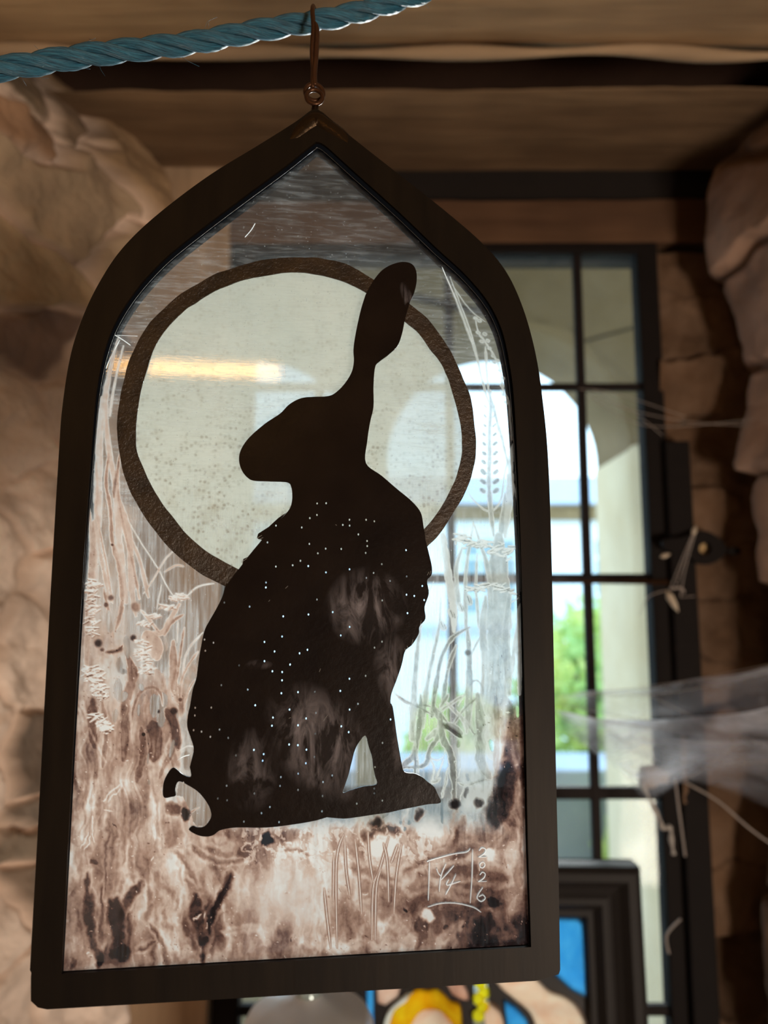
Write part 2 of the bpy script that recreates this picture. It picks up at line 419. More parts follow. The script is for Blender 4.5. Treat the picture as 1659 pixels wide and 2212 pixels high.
# low garden wall with coping
gw = empty('garden_wall', (1.1, 3.2, -1.5), label='low grey stone garden wall beyond the stone arch, seen through the lower window panes', cat='wall')
MB().box((-3.5, -.1, 0), (3.5, .12, .70)).build('wall_body', lime('grey_stone', (.33, .36, .38), (.45, .47, .48)), gw)
MB().box((-3.5, -.16, .70), (3.5, .18, .80)).build('coping', lime('grey_coping', (.40, .44, .50), (.5, .54, .6)), gw, bevel=.01)
# house opposite
hs = empty('house', (1.5, 9.5, -1.5), label='pale house with grey sash windows facing the courtyard beyond the arch', cat='house')
M_hw = lime('pale_render', (.82, .84, .82), (.88, .9, .88)); M_hwin = plain('window_grey', (.25, .40, .44), .2, nscale=2)
MB().box((-9, 0, 0), (9, 5, 2.75)).build('wall_body', M_hw, hs)
rf = MB(); rf.add([(-9.3, -.3, 2.75), (9.3, -.3, 2.75), (9.3, 2.6, 3.6), (-9.3, 2.6, 3.6), (-9.3, 5.2, 2.7), (9.3, 5.2, 2.7)], [(0, 1, 2, 3), (3, 2, 5, 4), (0, 3, 4), (1, 5, 2), (0, 4, 5, 1)])
rf.build('roof', lime('slate', (.42, .45, .5), (.5, .53, .58)), hs)
MB().box((-9, -.12, 2.55), (9, 0, 2.75)).build('cornice', M_arch, hs)
MB().box((-9, -.08, 1.02), (9, 0, 1.16)).build('string_course', lime('course', (.45, .5, .55), (.5, .55, .6)), hs)
for i in range(9):
    X = -7.1+i*1.75
    MB().box((X-.36, -.03, 1.3), (X+.36, .01, 2.3)).build('window', M_hwin, hs)
    m2 = MB()
    for k in (-.36, -.12, .12, .36): m2.box((X+k-.02, -.06, 1.3), (X+k+.02, -.03, 2.3))
    for k in (1.3, 1.55, 1.8, 2.05, 2.3): m2.box((X-.38, -.065, k-.02), (X+.38, -.03, k+.02))
    m2.build('sash', M_hw, hs)
# shrubs
def leaf_mat(name, a, b):
    t = NT(name); n = t.noise(t.co(), 3.5, 2); c = t.mixc(t.ramp(n, [(.35, 0.), (.65, 1.)]), a, b)
    return t.done(t.mix(.55, t.pbr(c, .6), t.n('BsdfTranslucent', {0: c}).outputs[0]))
M_leaf = leaf_mat('garden_leaf', (.42, .62, .22), (.80, .80, .25)); M_stem = plain('bark', (.2, .14, .09))
def shrub(x, y, r, h, label, n=2600, sq=1.):
    rt = empty('garden_shrub', (x, y, -1.5), label=label, cat='shrub', group=None)
    mb = MB(); rr = random.Random(int(x*100))
    for i in range(n):
        a = rr.uniform(0, 6.283); zc = rr.uniform(-1, 1); q = rr.uniform(.55, 1)**.5
        s = math.sqrt(1-zc*zc); bumpy = .8+.3*math.sin(a*3+zc*4)
        p = Vector((math.cos(a)*s*r*q*bumpy, math.sin(a)*s*r*q*bumpy, h*.55+zc*q*h*.48*bumpy))
        u = Vector((rr.gauss(0, 1), rr.gauss(0, 1), rr.gauss(0, 1))).normalized(); v = u.orthogonal().normalized(); l = rr.uniform(.05, .09)
        w_ = u.cross(v)*.01
        mb.add([p-u*l, p+v*l*.45+w_, p+u*l, p-v*l*.45+w_], [(0, 1, 2), (0, 2, 3)])
    mb.build('foliage', M_leaf, rt)
    m2 = MB()
    for i in range(6):
        a = i*1.05; m2.tube([(0.03*math.cos(a), .03*math.sin(a), 0), (.15*math.cos(a)*r, .15*math.sin(a)*r, h*.4), (.5*math.cos(a)*r, .5*math.sin(a)*r, h*.8)], [.03, .022, .008], 6)
    m2.build('stem', M_stem, rt)
shrub(1.55, 5.2, .62, 1.45, 'yellow-green shrub behind the garden wall, nearest the stone arch pier')
shrub(.55, 5.8, .4, .75, 'low green shrub behind the hanging panel, left of the taller yellow-green one', 1200)
shrub(1.02, 2.78, .20, .85, 'green shrub in front of the garden wall at the foot of the arch', 900)

# ------------------------------------------------------------------ the hanging glass panel
K = .108; PY0 = .2656; KN = math.hypot(1, K)
def sz(x, y):
    d = ray(x, y); t = PY0/(d.y-K*d.x); p = d*t
    return (p.x*KN-S0, p.z-Z0)
S0 = Z0 = 0.
S0, Z0 = sz(638, 2132)
OP = (S0/KN, PY0+K*S0/KN, Z0)
panel = empty('hanging_glass_panel', OP, math.atan(K), label='gothic-arched painted glass panel with a dark hare against the moon, hanging from the blue rope', cat='glass panel')
out_px = spline([(90, 1780), (110, 1400), (133, 1000), (142, 880), (160, 770), (188, 685), (224, 612), (270, 545), (340, 477), (450, 393), (560, 325), (636, 277), (668, 253)], 8)
out_pr = spline([(698, 256), (745, 297), (860, 388), (960, 467), (1040, 537), (1090, 598), (1125, 675), (1150, 765), (1165, 860), (1178, 1000), (1186, 1250), (1194, 1650), (1200, 1900)], 8)
outer = [(110, 2168), (90, 2164), (75, 2150), (75, 2100), (76, 2090), (73, 2084)]+out_px+[(683, 247)]+out_pr+[(1203, 2084), (1200, 2094), (1150, 2108)]
in_l = spline([(165, 1600), (185, 1250), (205, 950), (215, 845), (232, 762), (257, 698), (300, 632), (360, 567), (440, 502), (530, 434), (610, 375), (660, 335), (682, 318)], 8)
in_r = spline([(682, 318), (702, 326), (760, 378), (860, 468), (940, 545), (1000, 600), (1050, 660), (1080, 722), (1097, 800), (1106, 880), (1115, 1050), (1122, 1250), (1128, 1500), (1134, 1800)], 8)
inner = [(140, 2093)]+in_l+in_r[1:]+[(1141, 2036)]
PX = lambda L: [sz(*p) for p in L]
mb = MB(); slab(mb, [PX(outer), PX(inner)[::-1]], -.0034, .0034)
fr = fixn(mb.build('came_frame', M_came, panel)); m = fr.modifiers.new('bevel', 'BEVEL'); m.width = .0012; m.segments = 3; m.limit_method = 'ANGLE'; m.angle_limit = .9
# inner channel lip, darker and set back
cx_, cy_ = 655, 1250
def inset(L, d):
    A = np.array(L, float); n = len(A); out = []
    for i in range(n):
        t = A[(i+1) % n]-A[i-1]; t /= np.linalg.norm(t)+1e-9; nn = np.array([-t[1], t[0]])
        if np.dot(np.array([cx_, cy_])-A[i], nn) < 0: nn = -nn
        out.append(A[i]+nn*d)
    return out
lip_in = inset(inner, 9); lip_in[0] = np.array(inner[0])+(2, -1); lip_in[-1] = np.array(inner[-1])+(-2, -1)
# lip narrows to nothing along the straight sides
L2 = []
for p, q in zip(inner, lip_in):
    f = np.clip((1300-p[1])/700, .15, 1); L2.append(np.array(p)*(1-f)+np.array(q)*f)
inset_out = [np.array(p)*1.0 for p in inset(inner, -2)]
mb = MB(); slab(mb, [PX(inset_out), PX(L2)[::-1]], -.0022, .0035)
fixn(mb.build('inner_lip', M_lip, panel, label='blue-black glass edge inside the frame'))
mb = MB(); pts = [sz(*p) for p in L2 if p[1] < 1300]
mb.tube([(a, -.0023, b) for a, b in pts], .00007, 5)
mb.build('edge_highlight', plain('edge_glint', (.30, .31, .33), .4, .9), panel, smooth=True)  # painted-on highlight along the lip, a thin pale thread
# solder at the apex
mb = MB()
sp = [(610, 312), (640, 285), (665, 262), (682, 252), (700, 262), (740, 290), (762, 322)]
ts = [(*((sz(x, y+16)[0]), 0., sz(x, y+16)[1]),) for x, y in spline([p for p in sp], 4)]
mb.tube(ts, [.0046*(.35+.65*math.sin(math.pi*(i+.6)/(len(ts)+.2))**.5) for i in range(len(ts))], 14)
so = mb.build('solder_joint', M_solder, panel, smooth=True, label='lumpy bronze solder at the peak')
mb = MB(); a, b = sz(680, 250); a2, b2 = sz(681, 232)
mb.tube([(a, -.001, b-.004), (a, -.001, b), (a2, -.001, b2)], [.0036, .0019, .0014], 12)
mb.build('loop_neck', M_solder, panel, smooth=True)
mb = MB(); a, b = sz(679, 214); r = .0032
mb.tube([(a+r*math.cos(q), -.0012+.0008*math.sin(q), b+r*1.15*math.sin(q)) for q in np.linspace(0, 2*math.pi, 28, endpoint=False)], .00085, 10, closed=True)
mb.build('hanging_loop', M_wire, panel, smooth=True)
# glass pane
t = NT('clear_panel_glass')
v = t.co((1, 1, .06)); n1 = t.noise(v, 900, 3, .6); v2 = t.co((1, 1, 1)); n2 = t.noise(v2, 28, 4, .6, 1.5)
v3 = t.co((.12, 1, 1), rot=(0, .45, 0)); n3 = t.noise(v3, 700, 3, .7)
sepz = t.n('SeparateXYZ', {0: t.n('TexCoord').outputs['Object']})
low = t.ramp(t.mul(sepz.outputs[2], 4.2), [(.60, 1.), (.78, 0.)])       # brushed vertically low down, swirled up top
scr = t.mixc(low, t.ramp(n3, [(.5, 0.), (.72, 1.)]), t.ramp(n1, [(.42, 0.), (.66, 1.)]))
haz = t.mul(t.mul(scr, t.ramp(n2, [(.35, .08), (.7, .42)])), t.ramp(n2, [(.3, .02), (.8, .10)]), 'ADD')
spk = t.n('TexVoronoi', {'Vector': v2, 'Scale': 420.}).outputs[0]
haz = t.mul(haz, t.ramp(t.mul(sepz.outputs[2], 3.1), [(.66, 1.), (.86, .42)]))
haz = t.mul(haz, t.ramp(spk, [(.05, .25), (.12, 0.)]), 'ADD', True)
bmp = t.bump(t.mul(n1, n3, 'ADD'), .07, .0001)
base = t.mix(haz, t.n('BsdfTransparent', {0: (.95, .975, .985, 1)}).outputs[0],
    t.mix(.7, t.n('BsdfDiffuse', {0: (.75, .78, .80, 1)}).outputs[0], t.n('BsdfTranslucent', {0: (.85, .88, .90, 1)}).outputs[0]))
M_pglass = t.done(t.mix(.045, base, t.n('BsdfGlossy', {0: (1, 1, 1, 1), 1: .035, 'Normal': bmp}).outputs[0]))
gl_px = inset(inner, -6)
mb = MB(); slab(mb, [PX(gl_px)], -.0011, .0011)
fixn(mb.build('glass_pane', M_pglass, panel))

# silhouette data traced from the photograph
z3 = lambda L: [(230+.4943*a, 540+.4943*b) for a, b in L]
z4 = lambda L: [(400+.36166*a, 1000+.36166*b) for a, b in L]
z5 = lambda L: [(140+.27727*a, 1100+.27727*b) for a, b in L]
z6 = lambda L: [(140+.33755*a, 1600+.33755*b) for a, b in L]
z7 = lambda L: [(700+.27727*a, 1500+.27727*b) for a, b in L]
z8 = lambda L: [(840+.4794*a, 540+.4794*b) for a, b in L]
def rough_edge(L, amp=1.0, seed=1):
    A = np.array(L); s = np.arange(len(A))*.35
    return A+np.stack([vn(s, s*0+1, seed)-.5, vn(s, s*0+7, seed+1)-.5], -1)*2*amp
ro1 = spline(z3([(1180, 145), (1080, 85), (1000, 58), (900, 42), (800, 40), (700, 50), (600, 72), (500, 105), (420, 145), (330, 200), (250, 265), (190, 330), (140, 410), (105, 490), (78, 590), (58, 700), (52, 800), (62, 900), (90, 1010), (130, 1100), (190, 1195), (260, 1285), (340, 1360), (430, 1425), (530, 1475)]), 6)
ri1 = spline(z3([(1150, 205), (1060, 155), (980, 128), (900, 112), (800, 107), (700, 118), (600, 140), (500, 178), (400, 232), (330, 285), (270, 345), (220, 420), (190, 500), (160, 600), (140, 700), (132, 800), (140, 890), (175, 980), (220, 1070), (290, 1165), (350, 1240), (430, 1310), (500, 1355), (600, 1405)]), 6)
ro2 = spline(z3([(1310, 235), (1330, 248), (1400, 310), (1460, 390), (1510, 470), (1550, 560), (1590, 660), (1605, 760), (1612, 860), (1600, 960), (1570, 1050), (1520, 1140), (1460, 1230), (1400, 1297)]), 6)
ri2 = spline(z3([(1280, 300), (1300, 318), (1360, 370), (1420, 450), (1470, 520), (1500, 600), (1530, 700), (1548, 800), (1550, 880), (1535, 960), (1500, 1050), (1450, 1140), (1370, 1240)]), 6)
t = NT('dark_ring_paint'); v = t.co(); n1 = t.noise(v, 700, 5, .65); n2 = t.noise(v, 90, 3)
M_ring = t.done(t.pbr(t.mixc(t.ramp(n2, [(.3, 0.), (.7, 1.)]), (.014, .008, .004), (.045, .026, .011)), .30, .25, t.bump(t.mul(n1, n2, 'ADD'), .8, .0006), .9))
mb = MB(); slab(mb, [PX(rough_edge(ro1, 1, 3).tolist()+rough_edge(ri1, 1, 5).tolist()[::-1])], -.00165, -.0012)
slab(mb, [PX(rough_edge(ro2, 1.2, 8).tolist()+rough_edge(ri2, 1, 9).tolist()[::-1])], -.00165, -.0012)
o = fixn(mb.build('moon_ring', M_ring, panel, label='dark glossy painted ring around the moon'))
m = o.modifiers.new('bevel', 'BEVEL'); m.width = .0002; m.segments = 2; m.limit_method = 'ANGLE'; m.angle_limit = 1.2
# moon disc at the back of the glass
def midline(a, b, n=70):
    a, b = np.array(a), np.array(b); i = np.linspace(0, 1, n)
    f = lambda q: np.stack([np.interp(i, np.linspace(0, 1, len(q)), q[:, k]) for k in (0, 1)], -1)
    return f(a)*.5+f(b)*.5
dd = midline(ri1, ro1); de = midline(ri2, ro2)
mb = MB(); slab(mb, [PX(dd.tolist()+de.tolist()[::-1])], .00125, .0015, back=False)
t = NT('moon_paint'); v = t.co(); s2 = t.n('SeparateXYZ', {0: v}); v2d = t.n('CombineXYZ', {0: s2.outputs[0], 1: s2.outputs[2]}).outputs[0]; n1 = t.noise(v, 160, 5, .65); n2 = t.noise(v, 30, 3)
vo = t.n('TexVoronoi', {'Vector': v2d, 'Scale': 560.}, voronoi_dimensions='2D'); vo2 = t.n('TexVoronoi', {'Vector': v, 'Scale': 150.})
c = t.mixc(t.ramp(n2, [(.3, 0.), (.7, 1.)]), (.80, .78, .67), (.70, .71, .62))
sep = t.n('SeparateXYZ', {0: t.n('TexCoord').outputs['Object']})
lowm = t.ramp(t.mul(sep.outputs[2], 4.), [(.60, 1.), (.95, .25)])
sp1 = t.mul(t.mul(t.ramp(vo.outputs[0], [(.12, 1.), (.5, 0.)]), t.ramp(n1, [(.40, 0.), (.55, 1.)])), t.ramp(t.n('SeparateColor', {0: vo.outputs['Color']}).outputs[0], [(.3, .1), (.9, 1.)]))
c = t.mixc(t.mul(t.mul(sp1, lowm), .8), c, (.22, .16, .10))
c = t.mixc(t.mul(t.ramp(n1, [(.5, 0.), (.75, .5)]), lowm), c, (.45, .38, .26))
M_moon = t.done(t.mix(.10, t.mix(.30, t.n('BsdfTranslucent', {0: c}).outputs[0], t.n('BsdfDiffuse', {0: c}).outputs[0]), t.n('BsdfTransparent', {0: (.9, .95, 1, 1)}).outputs[0]))
fixn(mb.build('moon_disc', M_moon, panel, label='pale speckled cream moon'))

# hare
hare = spline(z3([(1170, 135), (1200, 100), (1240, 75), (1290, 62), (1330, 70), (1350, 100), (1352, 150), (1340, 200), (1322, 240), (1302, 310), (1290, 370), (1270, 425), (1230, 465), (1190, 495), (1172, 520), (1165, 600), (1165, 690), (1150, 760), (1138, 840), (1132, 935), (1200, 990), (1270, 1050), (1330, 1100), (1370, 1150), (1382, 1210), (1390, 1260)]), 5)[:-1]
hare += spline(z4([(1430, 460), (1450, 540), (1468, 620), (1466, 670), (1440, 705), (1450, 780), (1425, 860), (1430, 930), (1395, 975), (1390, 1020), (1350, 1085), (1310, 1120), (1290, 1200), (1260, 1290), (1230, 1370), (1222, 1420)]), 4)
hare += spline(z7([(530, 90), (540, 150), (560, 300), (585, 450), (600, 530), (622, 595), (700, 607), (760, 635), (800, 670), (850, 710), (880, 770), (900, 832), (800, 845), (700, 865), (600, 885), (500, 908), (380, 925), (250, 945), (150, 955), (20, 945)]), 4)
hare += spline(z6([(1610, 500), (1500, 520), (1300, 545), (1100, 545), (1000, 562), (960, 590), (920, 602), (860, 595), (800, 560), (825, 535), (855, 545), (900, 537), (940, 480), (935, 430), (910, 380), (860, 320), (800, 280), (735, 252), (712, 300), (716, 340), (690, 350), (640, 352), (636, 280), (655, 220), (700, 165), (760, 208), (812, 222), (805, 160)]), 4)
hare += spline(z4([(45, 1760), (56, 1700), (40, 1640), (18, 1570), (22, 1500), (35, 1440), (50, 1350), (72, 1280), (85, 1180), (100, 1090), (120, 1000), (150, 940), (185, 880), (225, 800), (240, 745)]), 4)
hare += z4([(290, 680), (345, 606), (350, 575), (375, 565)])
hare += z4([(420, 510), (460, 462), (430, 452), (438, 425), (500, 385), (560, 330), (605, 300)])
hare += spline(z3([(760, 1180), (800, 1135), (812, 1090), (808, 1040), (790, 1019), (720, 1015), (650, 1012), (620, 1000), (595, 970), (582, 930), (585, 890), (605, 850), (640, 810), (700, 760), (760, 720), (800, 680), (850, 654), (900, 648), (965, 645), (1000, 630), (1040, 590), (1070, 540), (1080, 490), (1078, 440), (1088, 370), (1110, 270), (1130, 205)]), 5)
leghole = spline(z7([(320, 315), (345, 400), (370, 480), (380, 560), (395, 630), (405, 690), (300, 708), (200, 738), (145, 755), (160, 700), (190, 610), (210, 530), (240, 420), (280, 350)]), 4, True)
t = NT('hare_paint')
oc = t.n('TexCoord').outputs['Object']; v = t.co()
n1 = t.noise(v, 420, 5, .65); n2 = t.noise(t.co((1, 1, .35), rot=(0, -.45, 0)), 130, 5, .65, 1.2); n3 = t.noise(v, 60, 3)
def blobmask(x, y, rx, ry, ang=0):
    a, b = sz(x, y); k_ = .000166
    mp = t.n('Mapping', {0: oc, 1: (-a, 0, -b)}); mp.vector_type = 'POINT'
    m2 = t.n('Mapping', {0: mp.outputs[0], 2: (0, math.radians(ang), 0)}); m3 = t.n('Mapping', {0: m2.outputs[0], 3: (1/(rx*k_), 0.001, 1/(ry*k_))})
    ln = t.n('VectorMath', {0: m3.outputs[0]}, operation='LENGTH').outputs['Value']
    return t.ramp(ln, [(.0, 1.), (1., 0.)])
mask = None
for bm_ in [(790, 1310, 95, 90, 0, 1.), (850, 1450, 45, 110, 15, .7), (690, 1600, 100, 150, 40, .95), (545, 1660, 60, 90, 0, .6), (880, 650, 14, 45, 20, .8), (560, 1435, 30, 12, 0, .6), (868, 1560, 22, 110, -8, 1.), (890, 1725, 40, 30, 0, .5)]:
    b_ = t.mul(blobmask(*bm_[:5]), bm_[5]); mask = b_ if mask is None else t.mul(mask, b_, 'MAXIMUM')
sm = t.mul(mask, t.ramp(n2, [(.44, .04), (.66, 1.)]))
body = blobmask(680, 1500, 330, 460)
s2 = t.n('SeparateXYZ', {0: t.co((1, 1, .75))}); v2d = t.n('CombineXYZ', {0: s2.outputs[0], 1: s2.outputs[2]}).outputs[0]
vor = t.n('TexVoronoi', {'Vector': v2d, 'Scale': 330., 'Randomness': 1.}, voronoi_dimensions='2D')
rv = t.n('SeparateColor', {0: vor.outputs['Color']}).outputs[0]
pin = t.mul(t.mul(t.ramp(vor.outputs[0], [(.075, 1.), (.105, 0.)]), t.mul(rv, .78, 'GREATER_THAN')), t.mul(body, .08, 'GREATER_THAN'))
dk = t.mixc(t.ramp(n3, [(.3, 0.), (.7, 1.)]), (.006, .003, .0025), (.012, .007, .005))
opq = t.pbr(dk, .30, 0, t.bump(t.mul(n1, n3, 'ADD'), .5, .0002), .3)
trl = t.n('BsdfTranslucent', {0: (.30, .20, .17, 1)}).outputs[0]
sh = t.mix(t.mul(sm, .85), opq, trl)
M_hare = t.done(t.mix(pin, sh, t.n('BsdfTransparent', {0: (1, 1, 1, 1)}).outputs[0]))
mb = MB(); slab(mb, [PX(hare), PX(leghole)[::-1]], -.0019, -.00125, back=False)
o = fixn(mb.build('hare_silhouette', M_hare, panel, label='seated dark brown hare with upright ears facing left'))
m = o.modifiers.new('bevel', 'BEVEL'); m.width = .0002; m.segments = 2; m.limit_method = 'ANGLE'; m.angle_limit = 1.2
# fur ticks on the chest and back
M_white = (lambda t: t.done(t.mix(.15, t.n('BsdfTranslucent', {0: (1, 1, 1, 1)}).outputs[0], t.n('BsdfDiffuse', {0: (.9, .88, .82, 1)}).outputs[0])))(NT('scratched_white'))

# ---- translucent wash: density map over the glass, carried on a fine mesh
SX, SY, ST_ = 138, 600, 1.5
nx, ny = int((1146-SX)/ST_), int((2100-SY)/ST_)
GX, GY = np.meshgrid(SX+np.arange(nx)*ST_, SY+np.arange(ny)*ST_, indexing='ij')
AL = np.zeros((nx, ny)); DN = np.zeros((nx, ny))
def sst(a, b, x): u = np.clip((x-a)/(b-a), 0, 1); return u*u*(3-2*u)
def stroke(pts, w0, dens, w1=None, a=.95, rim=True, soft=1.5, sub=False, add=False):
    w1 = w0 if w1 is None else w1
    rs_ = random.Random(int(pts[0][0]*7+pts[-1][1]*13)); big = max(w0, w1) > 5 and rim
    P = np.array(spline(pts, 6)) if len(pts) > 1 else np.array([pts[0], (pts[0][0]+.1, pts[0][1])]); n = len(P)
    W = max(w0, w1)/2+soft+2
    i0, i1 = max(0, int((P[:, 0].min()-W-SX)/ST_)), min(nx, int((P[:, 0].max()+W-SX)/ST_)+2)
    j0, j1 = max(0, int((P[:, 1].min()-W-SY)/ST_)), min(ny, int((P[:, 1].max()+W-SY)/ST_)+2)
    if i0 >= i1 or j0 >= j1: return
    X = GX[i0:i1, j0:j1]; Y = GY[i0:i1, j0:j1]; best = np.full(X.shape, 9.)
    for k in range(n-1):
        A, B = P[k], P[k+1]; d = B-A; L = d@d+1e-9
        u = np.clip(((X-A[0])*d[0]+(Y-A[1])*d[1])/L, 0, 1)
        q_ = (k+u)/(n-1); r = (w0+(w1-w0)*q_)/2
        if n > 3: r = r*(.55+.45*np.minimum(1, np.minimum(q_, 1-q_)*5))*(.85+.3*rs_.random()*big)
        best = np.minimum(best, (np.hypot(X-A[0]-u*d[0], Y-A[1]-u*d[1])-r)/1.0 if True else 0)
    m = 1-sst(-soft, soft, best)
    if sub:
        AL[i0:i1, j0:j1] *= 1-m*a; return
    core = (1-sst(-3.6, -.2, best))*.85+.15 if rim else m
    al = AL[i0:i1, j0:j1]; dn = DN[i0:i1, j0:j1]
    if add: DN[i0:i1, j0:j1] = np.maximum(dn, dens*m); AL[i0:i1, j0:j1] = np.maximum(al, a*m); return
    DN[i0:i1, j0:j1] = dn*(1-m)+np.where((al > .5) & rim, np.maximum(dens*np.maximum(core, .7), dn*.75), dens*core)*m
    AL[i0:i1, j0:j1] = np.maximum(al, a*m)
def blob(x, y, r, dens, a=.95, soft=None, **k): stroke([(x, y)], 2*r, dens, a=a, soft=soft or r*.5, add=True)
def crumbs(pts, n, spread, seed, dark=.75):
    r = random.Random(seed)
    for i in range(n):
        q = r.random()*(len(pts)-1); k = int(q); f = q-k
        x = pts[k][0]*(1-f)+pts[k+1][0]*f+r.gauss(0, spread*.5); y = pts[k][1]*(1-f)+pts[k+1][1]*f+r.gauss(0, spread*.35)
        a = r.uniform(-.7, .3); l = r.uniform(4, 11)
        stroke([(x-l*math.cos(a), y-l*math.sin(a)+1.5), (x+l*math.cos(a), y+l*math.sin(a)+2.5)], r.uniform(2, 4), dark, rim=False, soft=1)
        stroke([(x-l*math.cos(a), y-l*math.sin(a)), (x+l*math.cos(a), y+l*math.sin(a))], r.uniform(3, 6), 0., rim=False, soft=1)
# base washes
f1 = fbm(GX/60, GY/170, 3, 4); f2 = fbm(GX/22, GY/60, 13, 4); f3 = fbm(GX/9, GY/11, 23, 3)
edge_l = sst(0, 1, (GY-1230+(f1-.5)*300)/300)*sst(0, 1, (455-GX+(f2-.5)*140-np.clip(1500-GY, 0, 200)*.5)/70)
low_band = sst(1745, 1800, GY+(f2-.5)*20)
hole_r = sst(0, 1, (GX-1040)/60)*sst(1560, 1640, GY)
AL[:] = np.maximum.reduce([edge_l*.92, low_band*.93])
DN[:] = (.30+.42*(f1-.35)+.35*(f2-.5))*np.maximum(edge_l, low_band)
def cloud(cx, cy, rx, ry, v_):
    q = np.hypot((GX-cx)/rx, (GY-cy)/ry)+(f1-.5)*.9+(f2-.5)*.5; DN[:] = np.maximum(DN, v_*(1-sst(.35, 1.15, q)))
for c_ in [(1000, 1950, 170, 130, .74), (1075, 2010, 85, 80, .95), (1105, 1700, 55, 150, .85), (1120, 1560, 28, 120, .72), (930, 1830, 120, 60, .5), (880, 1940, 130, 60, .5), (250, 2010, 75, 110, .68), (235, 1860, 70, 130, .5), (440, 1990, 60, 90, .72), (1060, 1800, 70, 60, .6), (240, 1640, 60, 150, .38), (330, 1560, 50, 110, .42), (620, 2060, 420, 22, .42), (980, 1830, 110, 50, .66), (820, 1800, 50, 22, .8), (620, 1800, 50, 24, .55)]: cloud(*c_)
AL[:] = np.maximum(AL, .99*(1-sst(.6, 1.05, np.hypot((GX-1125)/70, (GY-1700)/230)+(f2-.5)*.4)))
right_w = sst(0, 1, (GX-930-(f2-.5)*120-np.clip(1600-GY, 0, 400)*.25)/90)*sst(1420, 1560, GY+(f1-.5)*160)*(1-sst(1730, 1790, GY))
AL[:] = np.maximum(AL, right_w*.62); DN[:] = np.maximum(DN, right_w*(.10+.25*(f2-.45)))
# light thin glassy window in the left: bare glass
for L, wd in [((( 330, 1290), (345, 1400), (350, 1440)), 26), (((352, 1500), (350, 1560)), 22), (((372, 1395), (352, 1450)), 12)]: stroke(list(L), wd, 0, sub=True, a=.95)
# left meadow strokes (from the upper stems to the thick mass)
for L, w_, d_, e_ in [([(258, 730), (240, 800), (222, 900), (214, 1100), (204, 1320)], 5, .12, 20), ([(250, 760), (232, 860), (236, 960), (252, 1060), (262, 1200), (275, 1300)], 6, .16, 22), ([(262, 975), (254, 1030), (247, 1075)], 6, .55, 9),
                       ([(222, 860), (212, 980), (208, 1100)], 10, .10, 10), ([(268, 750), (248, 840), (240, 900)], 5, .08, 7), ([(208, 1100), (216, 1180), (240, 1300)], 7, .2, 12), ([(262, 1120), (300, 1200), (322, 1290)], 8, .2, 12), ([(250, 1060), (280, 1150), (285, 1260), (296, 1330)], 12, .22, 16)]:
    stroke(L, w_, d_, e_, a=.8)
S5 = [([(200, 0), (215, 300), (205, 560)], 22, .25), ([(250, -350), (262, -100), (250, 0), (290, 220), (330, 420), (360, 600), (385, 730)], 18, .28), ([(350, -420), (330, -200), (360, 0), (375, 200), (400, 350), (440, 470)], 28, .38),
 ([(420, -300), (425, -100), (440, 0), (470, 150), (520, 350), (560, 560), (590, 700)], 26, .3), ([(400, 330), (440, 520), (450, 760), (400, 950)], 28, .32), ([(480, 60), (600, 260), (720, 440), (800, 600), (880, 720)], 9, .1),
 ([(860, 320), (780, 400), (700, 540), (620, 660)], 13, .35), ([(930, 450), (860, 440), (780, 490)], 13, .5), ([(1165, 580), (1050, 600), (960, 670)], 12, .0), ([(760, 590), (720, 780)], 9, .1),
 ([(900, 740), (820, 860), (760, 960), (640, 960)], 34, .2), ([(930, 820), (840, 880), (780, 980)], 24, .38), ([(600, 780), (680, 880), (740, 960)], 24, .2), ([(890, 870), (880, 1040)], 12, .1),
 ([(850, 1030), (850, 1200), (850, 1350), (880, 1500)], 46, .38), ([(940, 920), (910, 1080), (880, 1300), (860, 1500)], 18, .45), ([(1080, 960), (980, 1070), (930, 1200), (910, 1500)], 14, .15), ([(1040, 1110), (960, 1220), (900, 1360)], 20, .3),
 ([(1020, 1320), (960, 1430), (930, 1540)], 18, .35), ([(770, 1530), (750, 1430), (690, 1380), (600, 1420), (540, 1550), (530, 1700)], 26, .45), ([(640, 1440), (630, 1640)], 24, .3), ([(330, 1110), (420, 1100), (460, 1060)], 24, .7),
 ([(500, 1150), (540, 1300), (480, 1500), (480, 1700), (470, 1950)], 60, .5), ([(640, 980), (700, 1050), (720, 1150)], 90, .25), ([(230, 1480), (220, 1650), (240, 1850)], 60, .6), ([(300, 1500), (330, 1750), (300, 2000)], 40, .45),
 ([(600, 1700), (620, 1900), (560, 2100)], 50, .5), ([(690, 1650), (720, 1800), (700, 1950)], 80, .62), ([(800, 1560), (850, 1650), (870, 1780), (880, 1860)], 60, .65), ([(860, 1850), (800, 1960), (740, 2080)], 40, .45), ([(1020, 1850), (960, 1840), (880, 1880)], 12, .2),
 ([(200, 1700), (260, 1830), (330, 1960)], 14, .1), ([(380, 1000), (360, 850), (330, 700), (310, 620)], 24, .35), ([(230, 100), (225, 400), (200, 700), (185, 1000), (170, 1300)], 40, .28), ([(150, 1500), (140, 1900), (130, 2160)], 50, .12)]
for L, wd, dn_ in S5: stroke(z5(L), wd*.2773*1.35, dn_)
for x, y, r, d_ in [(270, 1040, 34, .85), (540, 1000, 26, .8), (300, 1090, 18, .6), (440, 1090, 22, .65), (735, 1570, 16, .75), (855, 1570, 34, .75), (905, 1480, 18, .6), (380, 280, 10, .8), (560, 760, 40, .5), (370, 690, 24, .6), (330, 745, 20, .65), (620, 1750, 16, .95), (265, 1350, 60, .5)]:
    a, b = z5([(x, y)])[0]; blob(a, b, r*.277, d_)
crumbs(z5([(210, 580), (215, 760), (230, 960)]), 70, 14, 1); crumbs(z5([(200, 1220), (250, 1320), (300, 1470)]), 90, 14, 2)
